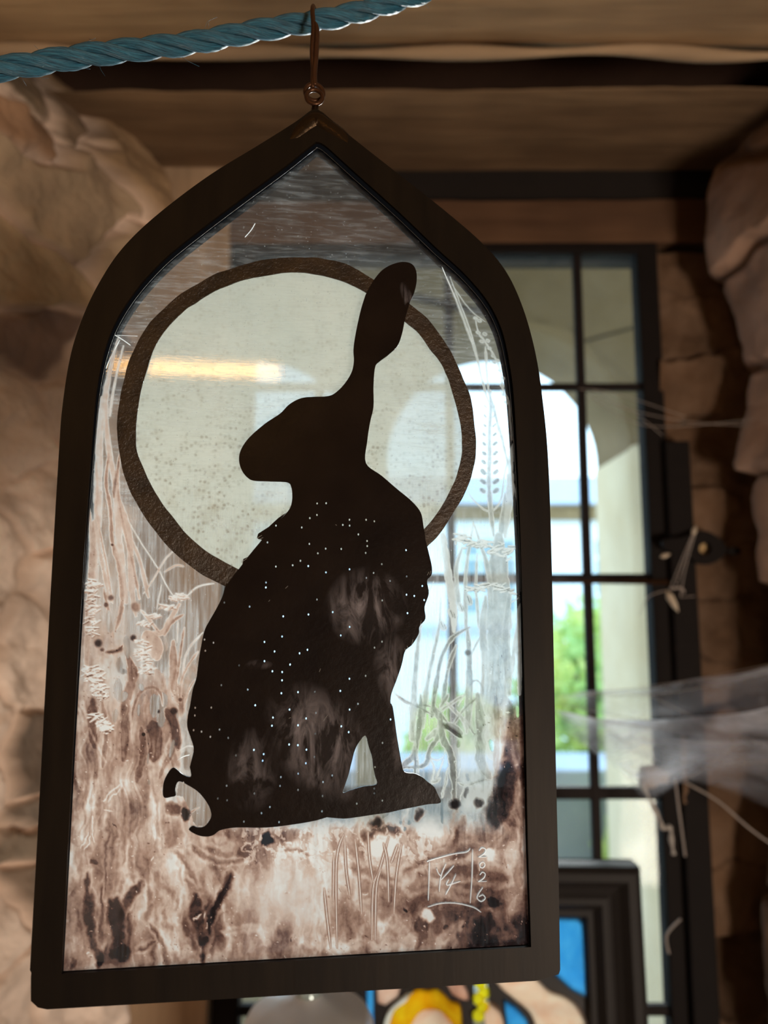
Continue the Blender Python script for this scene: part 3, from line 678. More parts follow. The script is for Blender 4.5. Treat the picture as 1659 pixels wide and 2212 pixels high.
crumbs(z5([(590, 1030), (620, 1150), (650, 1290)]), 50, 14, 3, .6); crumbs(z5([(205, 1580), (290, 1650), (350, 1730)]), 60, 9, 4, .9)
for x, y in [(620, 885), (700, 830), (790, 760), (860, 690), (920, 670)]: crumbs(z5([(x-25, y), (x+30, y+10)]), 12, 7, x, .5)
# slivers of bare glass on the left
for L, wd in [([(490, 1000), (500, 1150)], 50), ([(430, 1160), (440, 1250), (480, 1260)], 40), ([(420, 1330), (430, 1460), (480, 1440)], 60), ([(400, 1560), (395, 1650)], 40), ([(600, 1370), (610, 1400)], 34), ([(350, 800), (360, 950)], 55),
              ([(700, 1450), (700, 1600)], 62), ([(740, 1620), (760, 1680)], 36), ([(880, 1590), (880, 1620)], 16), ([(850, 1800), (820, 1920)], 26), ([(960, 1640), (985, 1790)], 22), ([(585, 1520), (580, 1600)], 22), ([(940, 1900), (960, 2000)], 70), ([(660, 1900), (650, 1980)], 14)]:
    stroke(z5(L), wd*.277, 0, sub=True)
# lower left
S6 = [([(140, 850), (150, 1100), (190, 1250), (220, 1440)], 80, .72), ([(480, 900), (400, 1020), (330, 1110)], 70, .7), ([(290, 500), (280, 750), (280, 1000)], 34, .6), ([(380, 250), (375, 500), (370, 800)], 44, .48), ([(200, 250), (170, 500), (150, 800)], 30, .5),
 ([(700, 700), (760, 760), (850, 900)], 50, .48), ([(530, 930), (540, 1160)], 56, .48), ([(560, 1150), (620, 1280), (690, 1420)], 60, .55), ([(1040, 840), (1020, 950), (960, 1070), (910, 1200), (870, 1400)], 75, .82), ([(830, 980), (850, 1120), (880, 1300)], 90, .68),
 ([(470, 1330), (570, 1285)], 40, .62), ([(1010, 1222), (1120, 1205), (1240, 1190)], 34, .4), ([(800, 660), (900, 745), (1050, 755), (1200, 730)], 56, .5), ([(900, 640), (1050, 650)], 44, .36), ([(440, 600), (420, 800), (440, 900)], 60, .42), ([(1400, 700), (1500, 680), (1620, 730)], 40, .55),
 ([(240, 900), (250, 1150), (230, 1300)], 50, .6), ([(330, 1000), (340, 1200), (330, 1330)], 100, .8), ([(760, 1000), (740, 1200), (770, 1350)], 30, .45), ([(620, 950), (700, 1100), (730, 1300)], 18, .4), ([(1620, 700), (1640, 1000), (1655, 1300)], 14, .5), ([(560, 200), (600, 500), (640, 700)], 30, .42)]
for L, wd, dn_ in S6: stroke(z6(L), wd*.3375*1.15, dn_, soft=9, rim=False)
for x, y, r, d_ in [(360, 1340, 70, .92), (230, 1390, 55, .88), (60, 1400, 45, .65), (1312, 635, 52, .99), (1150, 690, 55, .62), (765, 470, 42, .88), (690, 420, 50, .65), (200, 765, 30, .7), (880, 1250, 50, .8)]:
    a, b = z6([(x, y)])[0]; blob(a, b, r*.3375, d_)
for L, wd in [([(600, 840), (625, 890)], 22), ([(735, 830), (755, 900), (775, 970)], 26), ([(540, 240), (545, 270)], 14), ([(325, 1430), (325, 1470)], 30)]: stroke(z6(L), wd*.3375, 0, sub=True)
for L in [[(250, 380), (350, 270)], [(290, 385), (355, 300)], [(110, 690), (160, 560)], [(140, 690), (180, 580)], [(265, 440), (320, 450)], [(845, 1140), (865, 1105)], [(885, 1130), (893, 1105)], [(910, 1165), (920, 1140)], [(565, 765), (578, 735)], [(180, 480), (200, 560), (205, 620)]]: stroke(z6(L), 2.4, 0., rim=False, soft=1)
# right: etched wild flowers
def thin(L, wd, dn_, a=.75, w1=None, z=z8, k=.4794): stroke(z(L), wd*k*1.25, dn_, None if w1 is None else w1*k*1.25, a=a)
for L, wd, dn_, w1 in [([(235, 85), (300, 230), (350, 360), (390, 480), (430, 640), (450, 700)], 5, .22, 10), ([(262, 105), (320, 250), (370, 390), (420, 600)], 4, .2, 7), ([(280, 160), (360, 270), (430, 330)], 4, .15, 3), ([(430, 440), (445, 640)], 9, .2, 9), ([(445, 640), (480, 760), (510, 880), (540, 1000), (580, 1150)], 14, .25, 9),
    ([(455, 640), (450, 900), (450, 1100), (468, 1290)], 15, .3, 20), ([(340, 1065), (380, 1130), (450, 1180), (500, 1130), (520, 1000), (550, 900)], 6, .35, 9), ([(520, 1290), (540, 1100), (545, 950), (555, 880)], 30, .18, 14), ([(500, 1290), (520, 1100)], 26, .3, 12),
    ([(490, 1290), (490, 1500), (490, 1800), (470, 2260)], 58, .26, 110), ([(380, 1230), (350, 1400), (340, 1560), (345, 1700)], 8, .25, 22), ([(380, 1230), (410, 1330), (440, 1430), (460, 1600)], 8, .25, 24), ([(330, 1340), (300, 1450), (310, 1600)], 10, .25, 22), ([(395, 1370), (390, 1530), (400, 1700)], 9, .3, 12),
    ([(240, 1280), (262, 1450), (285, 1600), (290, 1720)], 28, .10, 24), ([(360, 1700), (280, 1750), (230, 1850), (205, 1990), (190, 2100)], 14, .5, 24), ([(300, 1780), (260, 1900), (240, 2050)], 14, .45, 20), ([(145, 1680), (130, 1760), (115, 1950), (100, 2200)], 4, .3, 34), ([(230, 1570), (225, 1700), (180, 1900), (150, 2150)], 6, .3, 22),
    ([(20, 1990), (80, 2040), (200, 2060), (270, 2140)], 6, .5, 16), ([(580, 1640), (560, 1800), (530, 2000)], 10, .2, 22), ([(460, 1680), (400, 1760), (370, 1820)], 9, .3, 9), ([(520, 1600), (580, 1570)], 7, .3, 5), ([(590, 1600), (580, 1720), (585, 2000)], 20, .2, 24), ([(430, 1560), (420, 1700), (430, 1900), (420, 2100)], 20, .25, 40),
    ([(350, 1700), (360, 1900), (350, 2150)], 16, .3, 34), ([(400, 2050), (420, 1980), (380, 1940), (310, 2050)], 9, .45, 9), ([(330, 2100), (390, 2180), (410, 2000)], 12, .4, 12), ([(280, 2150), (340, 2060), (400, 2010)], 10, .4, 16), ([(300, 1330), (310, 1300), (350, 1300)], 12, .3, 10), ([(170, 2200), (260, 2140), (330, 2180)], 30, .35, 20), ([(540, 1550), (520, 1750), (540, 2000)], 26, .3, 30),
    ([(185, 1530), (200, 1490)], 3, .2, 2), ([(100, 1800), (150, 1600), (200, 1500)], 3, .12, 3)]:
    thin(L, wd, dn_, .82, w1)
for i, (x, y) in enumerate([(385, 310), (402, 322), (398, 375), (425, 380), (412, 415), (440, 410), (448, 445), (465, 478), (485, 500), (470, 510), (495, 545), (508, 580), (505, 615), (512, 655), (522, 690)]): a, b = z8([(x, y)])[0]; stroke([(a-2, b), (a+3, b+2)], 7, .28, a=.8)
thin([(385, 310), (400, 375), (430, 420), (470, 480), (500, 550), (512, 640), (540, 700), (548, 860)], 6, .25, .75, 9)
for i in range(10):
    y = 715+i*42; wv = 6+i*1.0
    for sx_ in (-1, 1):
        a, b = z8([(450+sx_*(14+i*.8), y)])[0]; a2, b2 = z8([(450+sx_*(24+i*1.6), y-12)])[0]; stroke([(a, b), (a2, b2)], wv*.8, .4, a=.85)
for (x, y) in [(240, 1690), (280, 1640), (320, 1610), (355, 1575)]:
    a, b = z8([(x, y)])[0]; stroke([(a-4, b-8), (a+4, b+8)], 13, .12, a=.8); stroke([(a-3, b-8), (a+3, b+8)], 2.4, .6, rim=False, soft=1); stroke([(a+4, b-4), (a+7, b+9)], 2, .6, rim=False, soft=1)
a, b = z8([(352, 1815)])[0]; blob(a, b, 8, .6)
crumbs(z8([(310, 1300), (380, 1325), (540, 1345)]), 46, 14, 21, .55); crumbs(z8([(355, 1530), (450, 1505), (550, 1540)]), 40, 12, 22, .55); crumbs(z8([(440, 1350), (520, 1370)]), 16, 14, 23, .45)
S7 = [([(750, 0), (740, 200), (700, 450), (640, 520), (600, 570)], 50, .42), ([(860, 0), (850, 100), (900, 200), (880, 330), (820, 430), (780, 540), (620, 560)], 44, .45), ([(900, 150), (920, 330), (980, 450), (1000, 600), (1000, 830)], 62, .45), ([(930, 230), (1060, 330)], 44, .72),
 ([(960, 0), (900, 100)], 34, .4), ([(1090, 0), (980, 70), (900, 130)], 28, .35), ([(560, 0), (640, 50), (780, 120), (900, 190)], 24, .5), ([(840, 400), (820, 470), (870, 510), (920, 490), (940, 420)], 18, .35), ([(830, 500), (860, 590), (840, 680)], 20, .3), ([(930, 500), (870, 650)], 18, .3),
 ([(960, 560), (930, 700), (910, 800)], 22, .35), ([(840, 690), (900, 640)], 26, .35), ([(1040, 680), (1120, 688), (1280, 640), (1500, 540)], 26, .4), ([(1190, 0), (1220, 300), (1210, 500), (1280, 640)], 90, .35), ([(1330, 0), (1340, 300), (1320, 600)], 60, .38), ([(1040, 400), (1060, 560), (1040, 640)], 14, .4), ([(660, 100), (700, 350), (740, 600)], 20, .4), ([(700, 400), (715, 640)], 26, .55),
 ([(950, 60), (1080, 200), (1100, 300)], 40, .25), ([(1100, 680), (1060, 780), (1040, 840)], 18, .3)]
for L, wd, dn_ in S7: stroke(z7(L), wd*.2773, dn_, a=.85)
for L, wd, dn_ in [([(1440, 60), (1470, 300), (1500, 500)], 110, .68), ([(1420, 560), (1380, 800), (1320, 1000)], 240, .86), ([(1500, 700), (1520, 1000), (1530, 1300)], 60, .6), ([(560, 1440), (800, 1270), (1000, 1130), (1090, 960)], 110, .6),
                   ([(640, 880), (610, 1000), (690, 1150), (800, 1190), (930, 1140), (1000, 1010), (1040, 900)], 44, .55), ([(620, 1180), (680, 1320)], 50, .5), ([(1150, 1250), (1300, 1150), (1400, 1030)], 60, .55), ([(850, 1400), (1100, 1350), (1400, 1420)], 180, .58), ([(200, 1350), (420, 1380), (600, 1450)], 120, .5),
                   ([(250, 1600), (400, 1550)], 60, .4), ([(640, 1480), (900, 1520), (1150, 1560)], 90, .58), ([(1280, 1720), (1220, 1850), (1350, 1900)], 170, .93), ([(1450, 1850), (1350, 1700)], 90, .75), ([(640, 1860), (730, 1700), (880, 1540)], 14, .72), ([(900, 1880), (1050, 1760)], 60, .5), ([(0, 1960), (250, 1930), (600, 1960)], 50, .38), ([(200, 1960), (50, 1990)], 60, .35), ([(880, 1450), (1000, 1600)], 40, .5)]:
    stroke(z7(L), wd*.2773, dn_, soft=13, rim=False)
for x, y, r, d_ in [(1010, 850, 42, .88), (750, 930, 48, .78), (400, 990, 55, .85), (1312, 1610, 52, .98), (1200, 850, 46, .75), (620, 1650, 20, .85), (920, 1775, 22, .7), (1070, 1790, 16, .8)]:
    a, b = z7([(x, y)])[0]; blob(a, b, r*.277, d_)
# lighter pools lower right
for x, y, r in [(830, 1040, 120), (1290, 1230, 60), (800, 1720, 60), (450, 1150, 120)]:
    a, b = z7([(x, y)])[0]; m_ = 1-sst(.5, 1.1, np.hypot((GX-a), (GY-b))/(r*.277)); DN[:] = DN*(1-m_*.72)
for L, wd in [([(590, 980), (575, 1000)], 26), ([(655, 960), (645, 985)], 26), ([(925, 900), (915, 990)], 28), ([(440, 945), (510, 915)], 18), ([(780, 880), (860, 880)], 26), ([(1495, 90), (1500, 170)], 24), ([(1290, 350), (1300, 430)], 30), ([(870, 420), (910, 460)], 60), ([(1020, 90), (1020, 130)], 16), ([(960, 200), (980, 210)], 14),
              ([(1040, 360), (1040, 400)], 26), ([(1120, 720), (1100, 790)], 34), ([(1110, 610), (1120, 650)], 20), ([(1140, 1960), (1140, 1975)], 16), ([(165, 1700), (160, 1850)], 20), ([(620, 1030), (610, 1060)], 20)]: stroke(z7(L), wd*.277, 0, sub=True)
# crumb texture along the ground line and random pinpricks
cr_ = (f3 > .58)*sst(1770, 1790, GY)*(1-sst(1830, 1900, GY))*(GX > 520)*(GX < 950); DN[:] = DN*(1-.5*cr_)
DN += (f3-.5)*.16*(AL > .3); DN += (f2-.5)*.22*(AL > .5)*(GY > 1300)
dark_dots = vn(GX/5, GY/5, 77)*vn(GX/60, GY/60, 78); DN[(vn(GX/2.6, GY/2.6, 81) > .93) & (dark_dots > .5) & (AL > .5)] += .4
lt = vn(GX/3.2, GY/4.2, 99); DN[(lt > .965) & (AL > .5)] *= .15
def warp(M, ax, ay):
    I, J = np.meshgrid(np.arange(nx, dtype=float), np.arange(ny, dtype=float), indexing='ij')
    I = np.clip(I+ax/ST_, 0, nx-1.01); J = np.clip(J+ay/ST_, 0, ny-1.01); i = I.astype(int); j = J.astype(int); fi = I-i; fj = J-j
    return (M[i, j]*(1-fi)+M[i+1, j]*fi)*(1-fj)+(M[i, j+1]*(1-fi)+M[i+1, j+1]*fi)*fj
lowf = .14+.86*sst(1600, 1790, GY)*1.0
wxx = ((fbm(GX/30, GY/45, 41, 3)-.5)*26+(fbm(GX/7, GY/9, 43, 2)-.5)*6)*lowf; wyy = ((fbm(GX/34, GY/40, 45, 3)-.5)*26+(fbm(GX/7, GY/7, 47, 2)-.5)*6)*lowf
AL = warp(AL, wxx, wyy); DN = warp(DN, wxx, wyy)
AL = np.maximum(AL, low_band*.95*(GY > 1800))
# streaky brush drag
st1 = fbm(GX/5+fbm(GX/60, GY/60, 5, 2)*9, GY/90, 51, 3); DN += (st1-.5)*.22*(AL > .4)*sst(1250, 1500, GY)*(1-sst(1780, 1830, GY)*.6)
g_ = sst(1350, 1650, GY); DN = DN*(1-g_)+(.38+(DN-.43)*1.4)*g_; DN = np.clip(DN, 0.02, 1)
m_ = 1-sst(.4, 1.2, np.hypot((GX-610)/130, (GY-1930)/90)+(f1-.5)*.5); DN *= 1-.6*m_
SIG1 = [z7(L) for L in [[(815, 1290), (812, 1420), (805, 1590)], [(795, 1290), (830, 1275), (1000, 1230), (1100, 1215), (1130, 1187)], [(1150, 1195), (1145, 1400), (1130, 1610)], [(800, 1640), (900, 1612), (1020, 1610), (1150, 1640), (1215, 1680)],
    [(870, 1340), (885, 1380), (908, 1402)], [(942, 1305), (905, 1400), (890, 1522)], [(1005, 1318), (960, 1370), (905, 1430)], [(965, 1425), (950, 1470), (1055, 1440)], [(1020, 1388), (985, 1460), (940, 1545)]]]
SIG2 = [z7(L) for L in [[(1198, 1205), (1222, 1182), (1250, 1195), (1240, 1225), (1195, 1255)], [(1195, 1255), (1255, 1252)], [(1224, 1292), (1206, 1308), (1208, 1330), (1228, 1336), (1244, 1316), (1236, 1296), (1224, 1292)], [(1203, 1392), (1225, 1370), (1246, 1385), (1232, 1418), (1190, 1445)], [(1190, 1445), (1258, 1440)],
    [(1228, 1488), (1195, 1535), (1184, 1572), (1215, 1596), (1246, 1572), (1228, 1546), (1195, 1560)]]]
# etched grass blades with dark edges
for L in [[(370, 1900), (380, 1500), (430, 1350), (500, 1100)], [(395, 1900), (405, 1500), (440, 1350)], [(100, 1960), (95, 1300), (150, 1080)], [(200, 1560), (170, 1350), (160, 1120)], [(290, 1700), (270, 1400), (240, 1120)], [(380, 1450), (350, 1250), (340, 1060)], [(50, 1960), (20, 1700), (0, 1500)], [(500, 1600), (490, 1300), (460, 1150)], [(540, 1700), (560, 1400), (600, 1150)], [(70, 1600), (75, 1250)], [(520, 1300), (570, 1160)]]:
    p = z7(L); stroke(p, 9, .62, rim=False, soft=2); stroke(p, 3.4, .04, rim=False, soft=1)
for L in SIG1+SIG2: stroke(L, 3.2, 0, sub=True, a=1, soft=1)
tailhole = np.array(z6([(735, 255), (800, 280), (860, 320), (910, 380), (935, 430), (940, 480), (900, 535), (850, 540), (825, 510), (812, 450), (790, 410), (760, 350), (720, 345)]))
def inpoly(P, X, Y):
    r = np.zeros(X.shape, bool); n = len(P)
    for i in range(n):
        (x0, y0), (x1, y1) = P[i-1], P[i]
        c_ = ((y0 > Y) != (y1 > Y)) & (X < (x1-x0)*(Y-y0)/(y1-y0+1e-12)+x0); r ^= c_
    return r
AL[inpoly(tailhole, GX, GY)] = 0; AL[inpoly(np.array(leghole), GX, GY)] *= .1
stroke(z6([(810, 450), (868, 418)]), 6, .7, w1=2)
AL[inpoly(np.array(hare), GX, GY)] = 0
AL[inpoly(np.array(ri1+ri2[::-1]), GX, GY)] = 0
ok = inpoly(np.array([tuple(p) for p in inset(inner, -4)]), GX, GY)
AL = np.clip(AL, 0, 1); DN = np.clip(DN, 0, 1)
keep = (AL > .02) & ok
kq = (keep[:-1, :-1] | keep[1:, :-1] | keep[1:, 1:] | keep[:-1, 1:]) & ok[:-1, :-1] & ok[1:, 1:]
idx = np.arange(nx*ny).reshape(nx, ny)
Q = np.stack([idx[:-1, :-1], idx[1:, :-1], idx[1:, 1:], idx[:-1, 1:]], -1)[kq]
used, inv = np.unique(Q.reshape(-1), return_inverse=True)
gx, gy = GX.reshape(-1)[used], GY.reshape(-1)[used]
u_ = (gx-829.5)/FPX; v_ = (1106-gy)/FPX; dy = CT-v_*ST; dz = ST+v_*CT; tt = PY0/(dy-K*u_)
al_, dn_f = AL.reshape(-1)[used], DN.reshape(-1)[used]
PO = np.stack([u_*tt*KN-S0, -.00125-.00006*al_-.00025*dn_f*al_, dz*tt-Z0], -1)
me = D.meshes.new('meadow_wash'); me.vertices.add(len(used)); me.vertices.foreach_set('co', PO.reshape(-1).astype(np.float32))
me.loops.add(len(inv)); me.loops.foreach_set('vertex_index', inv.reshape(-1).astype(np.int32))
me.polygons.add(len(Q)); me.polygons.foreach_set('loop_start', np.arange(0, len(Q)*4, 4, dtype=np.int32)); me.update(calc_edges=True)
me.polygons.foreach_set('use_smooth', np.ones(len(Q), bool))
ca = me.color_attributes.new('Wash', 'FLOAT_COLOR', 'POINT')
cool = (sst(820, 900, gx)*(1-sst(1690, 1800, gy))*(1-sst(1040, 1090, gx)*sst(1480, 1580, gy)))
ca.data.foreach_set('color', np.stack([al_, dn_f, cool, al_*0+1], -1).reshape(-1).astype(np.float32))
t = NT('meadow_paint')
sc_ = t.n('SeparateColor', {0: t.n('VertexColor', layer_name='Wash').outputs[0]})
a_, d_ = sc_.outputs[0], sc_.outputs[1]
g = t.noise(t.co(), 900, 3, .7)
d2 = t.mul(d_, t.mul(t.mul(g, .5, 'SUBTRACT'), t.mul(d_, .45)), 'ADD')
c = t.ramp(d2, [(0., (.90, .88, .86)), (.18, (.74, .56, .47)), (.36, (.47, .29, .22)), (.58, (.18, .088, .065)), (.8, (.045, .022, .02)), (1., (.008, .004, .004))])
cg = t.ramp(d2, [(0., (.88, .92, .90)), (.2, (.62, .65, .61)), (.4, (.34, .35, .32)), (.7, (.10, .085, .08)), (1., (.01, .006, .006))]); c = t.mixc(sc_.outputs[2], c, cg)
M_wash = t.done(t.mix(t.mul(a_, .97), t.n('BsdfTransparent', {0: (1, 1, 1, 1)}).outputs[0],
    t.mix(.25, t.n('BsdfTranslucent', {0: c}).outputs[0], t.n('BsdfDiffuse', {0: c}).outputs[0])))
link('meadow_wash', me, M_wash, panel, label='translucent brown painted grasses and wild flowers')
# scratched signature, year, fur ticks and long scratches
def scratch(name, lines, r=.00016, sep=False, **k):
    mb = MB()
    for L in lines:
        if sep: mb = MB()
        P = [np.array(sz(*p)) for p in (spline(L, 5) if len(L) > 2 else L)]; n = len(P); v = []
        for i in range(n):
            t_ = P[min(i+1, n-1)]-P[max(i-1, 0)]; t_ = t_/np.linalg.norm(t_); nn = np.array([-t_[1], t_[0]])*r*(1 if 0 < i < n-1 else .5)
            for q in (P[i]+nn, P[i]-nn): v.append((q[0], -.0019 if name != 'fur_tick' else -.0021, q[1]))
        mb.add(v, [(2*i, 2*i+1, 2*i+3, 2*i+2) for i in range(n-1)])
        if sep: mb.build(name, M_white, panel, smooth=True)
    if sep: return
    return mb.build(name, M_white, panel, smooth=True, **k)
scratch('signature', SIG1, .0002, label='white scratched monogram in a square')
scratch('date_marks', SIG2, .0002, label='white scratched figures 2026')
scratch('scratch_line', [[(530, 518), (543, 503), (552, 488)], [(245, 724), (268, 738), (285, 750)], [(255, 728), (300, 730)], [(262, 738), (240, 780), (232, 800)], z8([(235, 85), (262, 150), (300, 235)]), [(385, 1640), (398, 1632), (412, 1628)]], .00018, True)
scratch('fur_tick', [z4(L) for L in [[(432, 452), (460, 435)], [(440, 462), (468, 448)], [(345, 590), (372, 572)], [(1440, 672), (1450, 652)], [(1455, 668), (1462, 645)], [(1395, 985), (1405, 940)], [(1405, 985), (1412, 955)], [(1348, 1085), (1356, 1052)], [(1312, 1130), (1308, 1105)], [(1325, 1110), (1322, 1090)], [(825, 1535), (850, 1500)], [(800, 1245), (808, 1225)], [(600, 750), (615, 735)], [(500, 828), (508, 818)], [(895, 372), (905, 376)], [(620, 1520), (632, 1515)]]], .00022, True)

# ------------------------------------------------------------------ rope, hook
def rope_center(s): pass
rp = [(-420, 195), (-200, 178), (-60, 158), (60, 140), (200, 118), (330, 103), (420, 92), (560, 66), (675, 47), (760, 30), (860, 2), (960, -32), (1100, -90), (1300, -190)]
RC = [Vector(p) for p in spline([tuple(atY(x, y, .268+.00004*(x-600))) for x, y in rp], 14)]
le = Vector((-.66, YF, RC[0].z+.02)); re_ = Vector((.34, .30, RC[-1].z+.09))
RC = [Vector(p) for p in spline([tuple(le), tuple(RC[0])], 14)][:-1]+RC
# resample
def resample(P, step):
    out = [P[0].copy()]; acc = 0
    for a, b in zip(P[:-1], P[1:]):
        L = (b-a).length; 
        while acc+L >= step:
            t_ = (step-acc)/L; a = a.lerp(b, t_); out.append(a.copy()); L = (b-a).length; acc = 0
        acc += L
    return out
RP = resample(RC, .0009)
rope = empty('blue_rope', tuple(RP[0]), label='twisted blue polypropylene rope stretched across the top of the view', cat='rope')
t = NT('blue_rope_fibre')
uvn = t.n('UVMap', uv_map='UVMap').outputs[0]
mp = t.n('Mapping', {0: uvn, 3: (14, 260, 1), 2: (0, 0, .0)}).outputs[0]
fb = t.noise(mp, 1., 4, .7); pt = t.noise(t.co(), 90, 3)
c = t.mixc(t.ramp(fb, [(.35, 0.), (.65, 1.)]), (.006, .045, .085), (.045, .22, .33)); c = t.mixc(t.ramp(pt, [(.6, 0.), (.85, .35)]), c, (.20, .26, .22))
M_rope = t.done(t.pbr(c, .38, 0, t.bump(fb, .9, .0008), .6, **{'Sheen Weight': .05}))
RR = .0043; pitch = .041
frs = []; ref = Vector((0, 0, 1))
for i in range(len(RP)):
    tg = (RP[min(i+1, len(RP)-1)]-RP[max(i-1, 0)]).normalized(); ref = (ref-tg*ref.dot(tg)).normalized(); frs.append((tg, ref.copy(), tg.cross(ref)))
for st in range(3):
    v = []; f = []; uv = []; n = 26
    for i, (tg, a, b) in enumerate(frs):
        ph = 2*math.pi*(i*.0009)/pitch+st*2*math.pi/3+.6
        rad = a*math.cos(ph)+b*math.sin(ph); tan_ = (-a*math.sin(ph)+b*math.cos(ph))
        ax = (tg*pitch+tan_*2*math.pi*RR*.5).normalized(); side = ax.cross(rad)
        c0 = RP[i]+rad*RR*.55-RP[0]
        for j in range(n):
            q = 2*math.pi*j/n; rr = RR*.475*(1+.035*math.cos(9*q+i*.02)+.02*math.cos(17*q-i*.05))
            v.append(c0+rad*math.cos(q)*rr*.95+side*math.sin(q)*rr*1.05)
    for i in range(len(frs)-1):
        for j in range(n):
            j2 = (j+1) % n; f.append((i*n+j, i*n+j2, (i+1)*n+j2, (i+1)*n+j))
            u0, u1 = i*.0009, (i+1)*.0009; tw = .6*i*.0009/pitch; tw2 = .6*(i+1)*.0009/pitch
            uv += [(u0/.01*1., j/n+tw), (u0/.01, (j+1)/n+tw), (u1/.01, (j+1)/n+tw2), (u1/.01, j/n+tw2)]
    o = mesh('rope_strand', v, f, M_rope, rope, True)
    ul = o.data.uv_layers.new(name='UVMap'); ul.data.foreach_set('uv', [x for p in uv for x in (p[0]*.1, p[1]*.1)])
mb = MB(); rr = random.Random(4)
for i in range(90):
    k = rr.randrange(len(RP)); tg, a, b = frs[k]; q = rr.uniform(0, 6.28); dr = a*math.cos(q)+b*math.sin(q); p = RP[k]-RP[0]+dr*RR*.95
    L = rr.uniform(.0015, .006); d1 = (dr*rr.uniform(.2, 1)+tg*rr.uniform(-1, 1)).normalized(); d2_ = Vector((rr.gauss(0, 1), rr.gauss(0, 1), rr.gauss(0, 1)))*.5
    mb.tube([p, p+d1*L*.5, p+d1*L+d2_*L*.5], .00005, 4)
mb.build('loose_fibres', M_rope, rope, smooth=True, kind='stuff')

# wire hook over the rope
hk = atY(677, 120, .266); hook = empty('wire_hook', tuple(hk), label='thin rusty wire hook looped over the rope, holding the glass panel', cat='hook')
def HP(x, y, dy_=0): return atY(x, y, .2628+dy_)-hk
mb = MB()
mb.tube(spline([tuple(HP(684, 60, .011)), tuple(HP(680, 28, .0095)), tuple(HP(677, 14, .004)), tuple(HP(675, 24, -.0005)), tuple(HP(677, 60, -.0018)), tuple(HP(674, 110, -.001)), tuple(HP(676, 150, 0)), tuple(HP(675, 190, .0005))], 8), .00095, 10)
mb.tube(spline([tuple(HP(677, 45, -.0018)), tuple(HP(684, 62, -.0018)), tuple(HP(683, 110, -.001)), tuple(HP(679, 160, 0)), tuple(HP(680, 185, .0005))], 8), [.0004+.0007*min(1, i/8) for i in range(33)], 10)
mb.build('wire_shank', M_wire, hook, smooth=True)
mb = MB(); c0 = HP(679, 200, 0.0008); r = .0036
mb.tube([tuple(c0+Vector((r*math.cos(q), .0006*math.cos(q), r*math.sin(q)))) for q in np.linspace(0, 2*math.pi, 30, endpoint=False)], .0009, 10, closed=True)
mb.build('wire_eye', M_wire, hook, smooth=True)

# ------------------------------------------------------------------ black picture frame with stained glass on the sill
FY = .80
def fp(x, y, Y=FY): p = atY(x, y, Y); return p.x, p.z
fx1 = fp(1382, 2000)[0]; fz1 = fp(1300, 1868)[1]; fx0 = fp(672, 2150)[0]; fz0 = -.69
pf = empty('picture_frame', ((fx0+fx1)/2, FY, fz0), 0, label='black moulded picture frame with a stained glass figure, standing against the window', cat='picture frame')
pf.rotation_euler = (math.radians(-2.5), 0, math.radians(-1.5))
cxf = (fx0+fx1)/2
W2 = (fx1-fx0)/2; HH = fz1-fz0
prof = [(0, 0), (0, -.022), (.006, -.026), (.014, -.026), (.022, -.018), (.030, -.014), (.034, -.016), (.040, -.016), (.048, -.008), (.054, -.008), (.058, -.002), (.058, .006), (0, .006)]
mb = MB(); v = []
for (d_i, y) in prof: v += [(-W2+d_i, y, d_i), (W2-d_i, y, d_i), (W2-d_i, y, HH-d_i), (-W2+d_i, y, HH-d_i)]
f = [(i*4+j, i*4+(j+1) % 4, (i+1)*4+(j+1) % 4, (i+1)*4+j) for i in range(len(prof)-1) for j in range(4)]
mb.add(v, f); o = mb.build('moulded_frame', plain('black_lacquer', (.016, .013, .012), .62, 0, 40, bump=.05, spec=.3), pf)
fixn(o)
def sg(name, col, L, y=-.001, rough=.1, var=.35, **k):
    t = NT(name+'_glass'); n = t.noise(t.co(), 26, 4, .6, 1.5)
    c = t.mixc(t.ramp(n, [(.3, 0.), (.7, 1.)]), col[0], col[1])
    M = t.done(t.mix(.48, t.n('BsdfTransparent', {0: c}).outputs[0], t.mix(.1, t.n('BsdfTranslucent', {0: c}).outputs[0], t.n('BsdfGlossy', {1: .1}).outputs[0])))
    mb = MB(); slab(mb, [[(p[0], p[1]) for p in L]], y-.0012, y+.0012)
    return fixn(mb.build(name, M, pf, **k))
def F(L): return [(fp(x, y)[0]-cxf, fp(x, y)[1]-fz0) for x, y in L]
# lead sheet behind the colours leaves dark lines; coloured pieces as separate parts
gx0, gx1 = -W2+.05, W2-.05
blue = ((.16, .54, .84), (.30, .70, .94))
sg('blue_glass', blue, F([(1180, 2000), (1215, 1992), (1255, 1992), (1265, 2003), (1275, 2165), (1240, 2150), (1205, 2120), (1180, 2090)]), label='sky blue upper corner pane')
sg('blue_glass', blue, F([(796, 2125), (806, 2125), (808, 2330), (770, 2330), (780, 2200)]), label='narrow blue strip')
sg('blue_glass', blue, F([(1092, 2170), (1120, 2186), (1142, 2212), (1150, 2240), (1100, 2240), (1095, 2200)]), label='small blue piece under the arm')
skin = ((.95, .66, .50), (1., .88, .74))
sg('arm_glass', skin, F(spline([(1065, 2108), (1130, 2105), (1160, 2122), (1190, 2150), (1230, 2165), (1262, 2195), (1270, 2250), (1180, 2260), (1150, 2200), (1110, 2165), (1080, 2140)], 5, True)), label='pink flesh-toned raised arm')
sg('sleeve_glass', ((.80, .50, .38), (.98, .80, .68)), F([(812, 2130), (850, 2125), (866, 2145), (860, 2165), (832, 2185), (815, 2180)]))
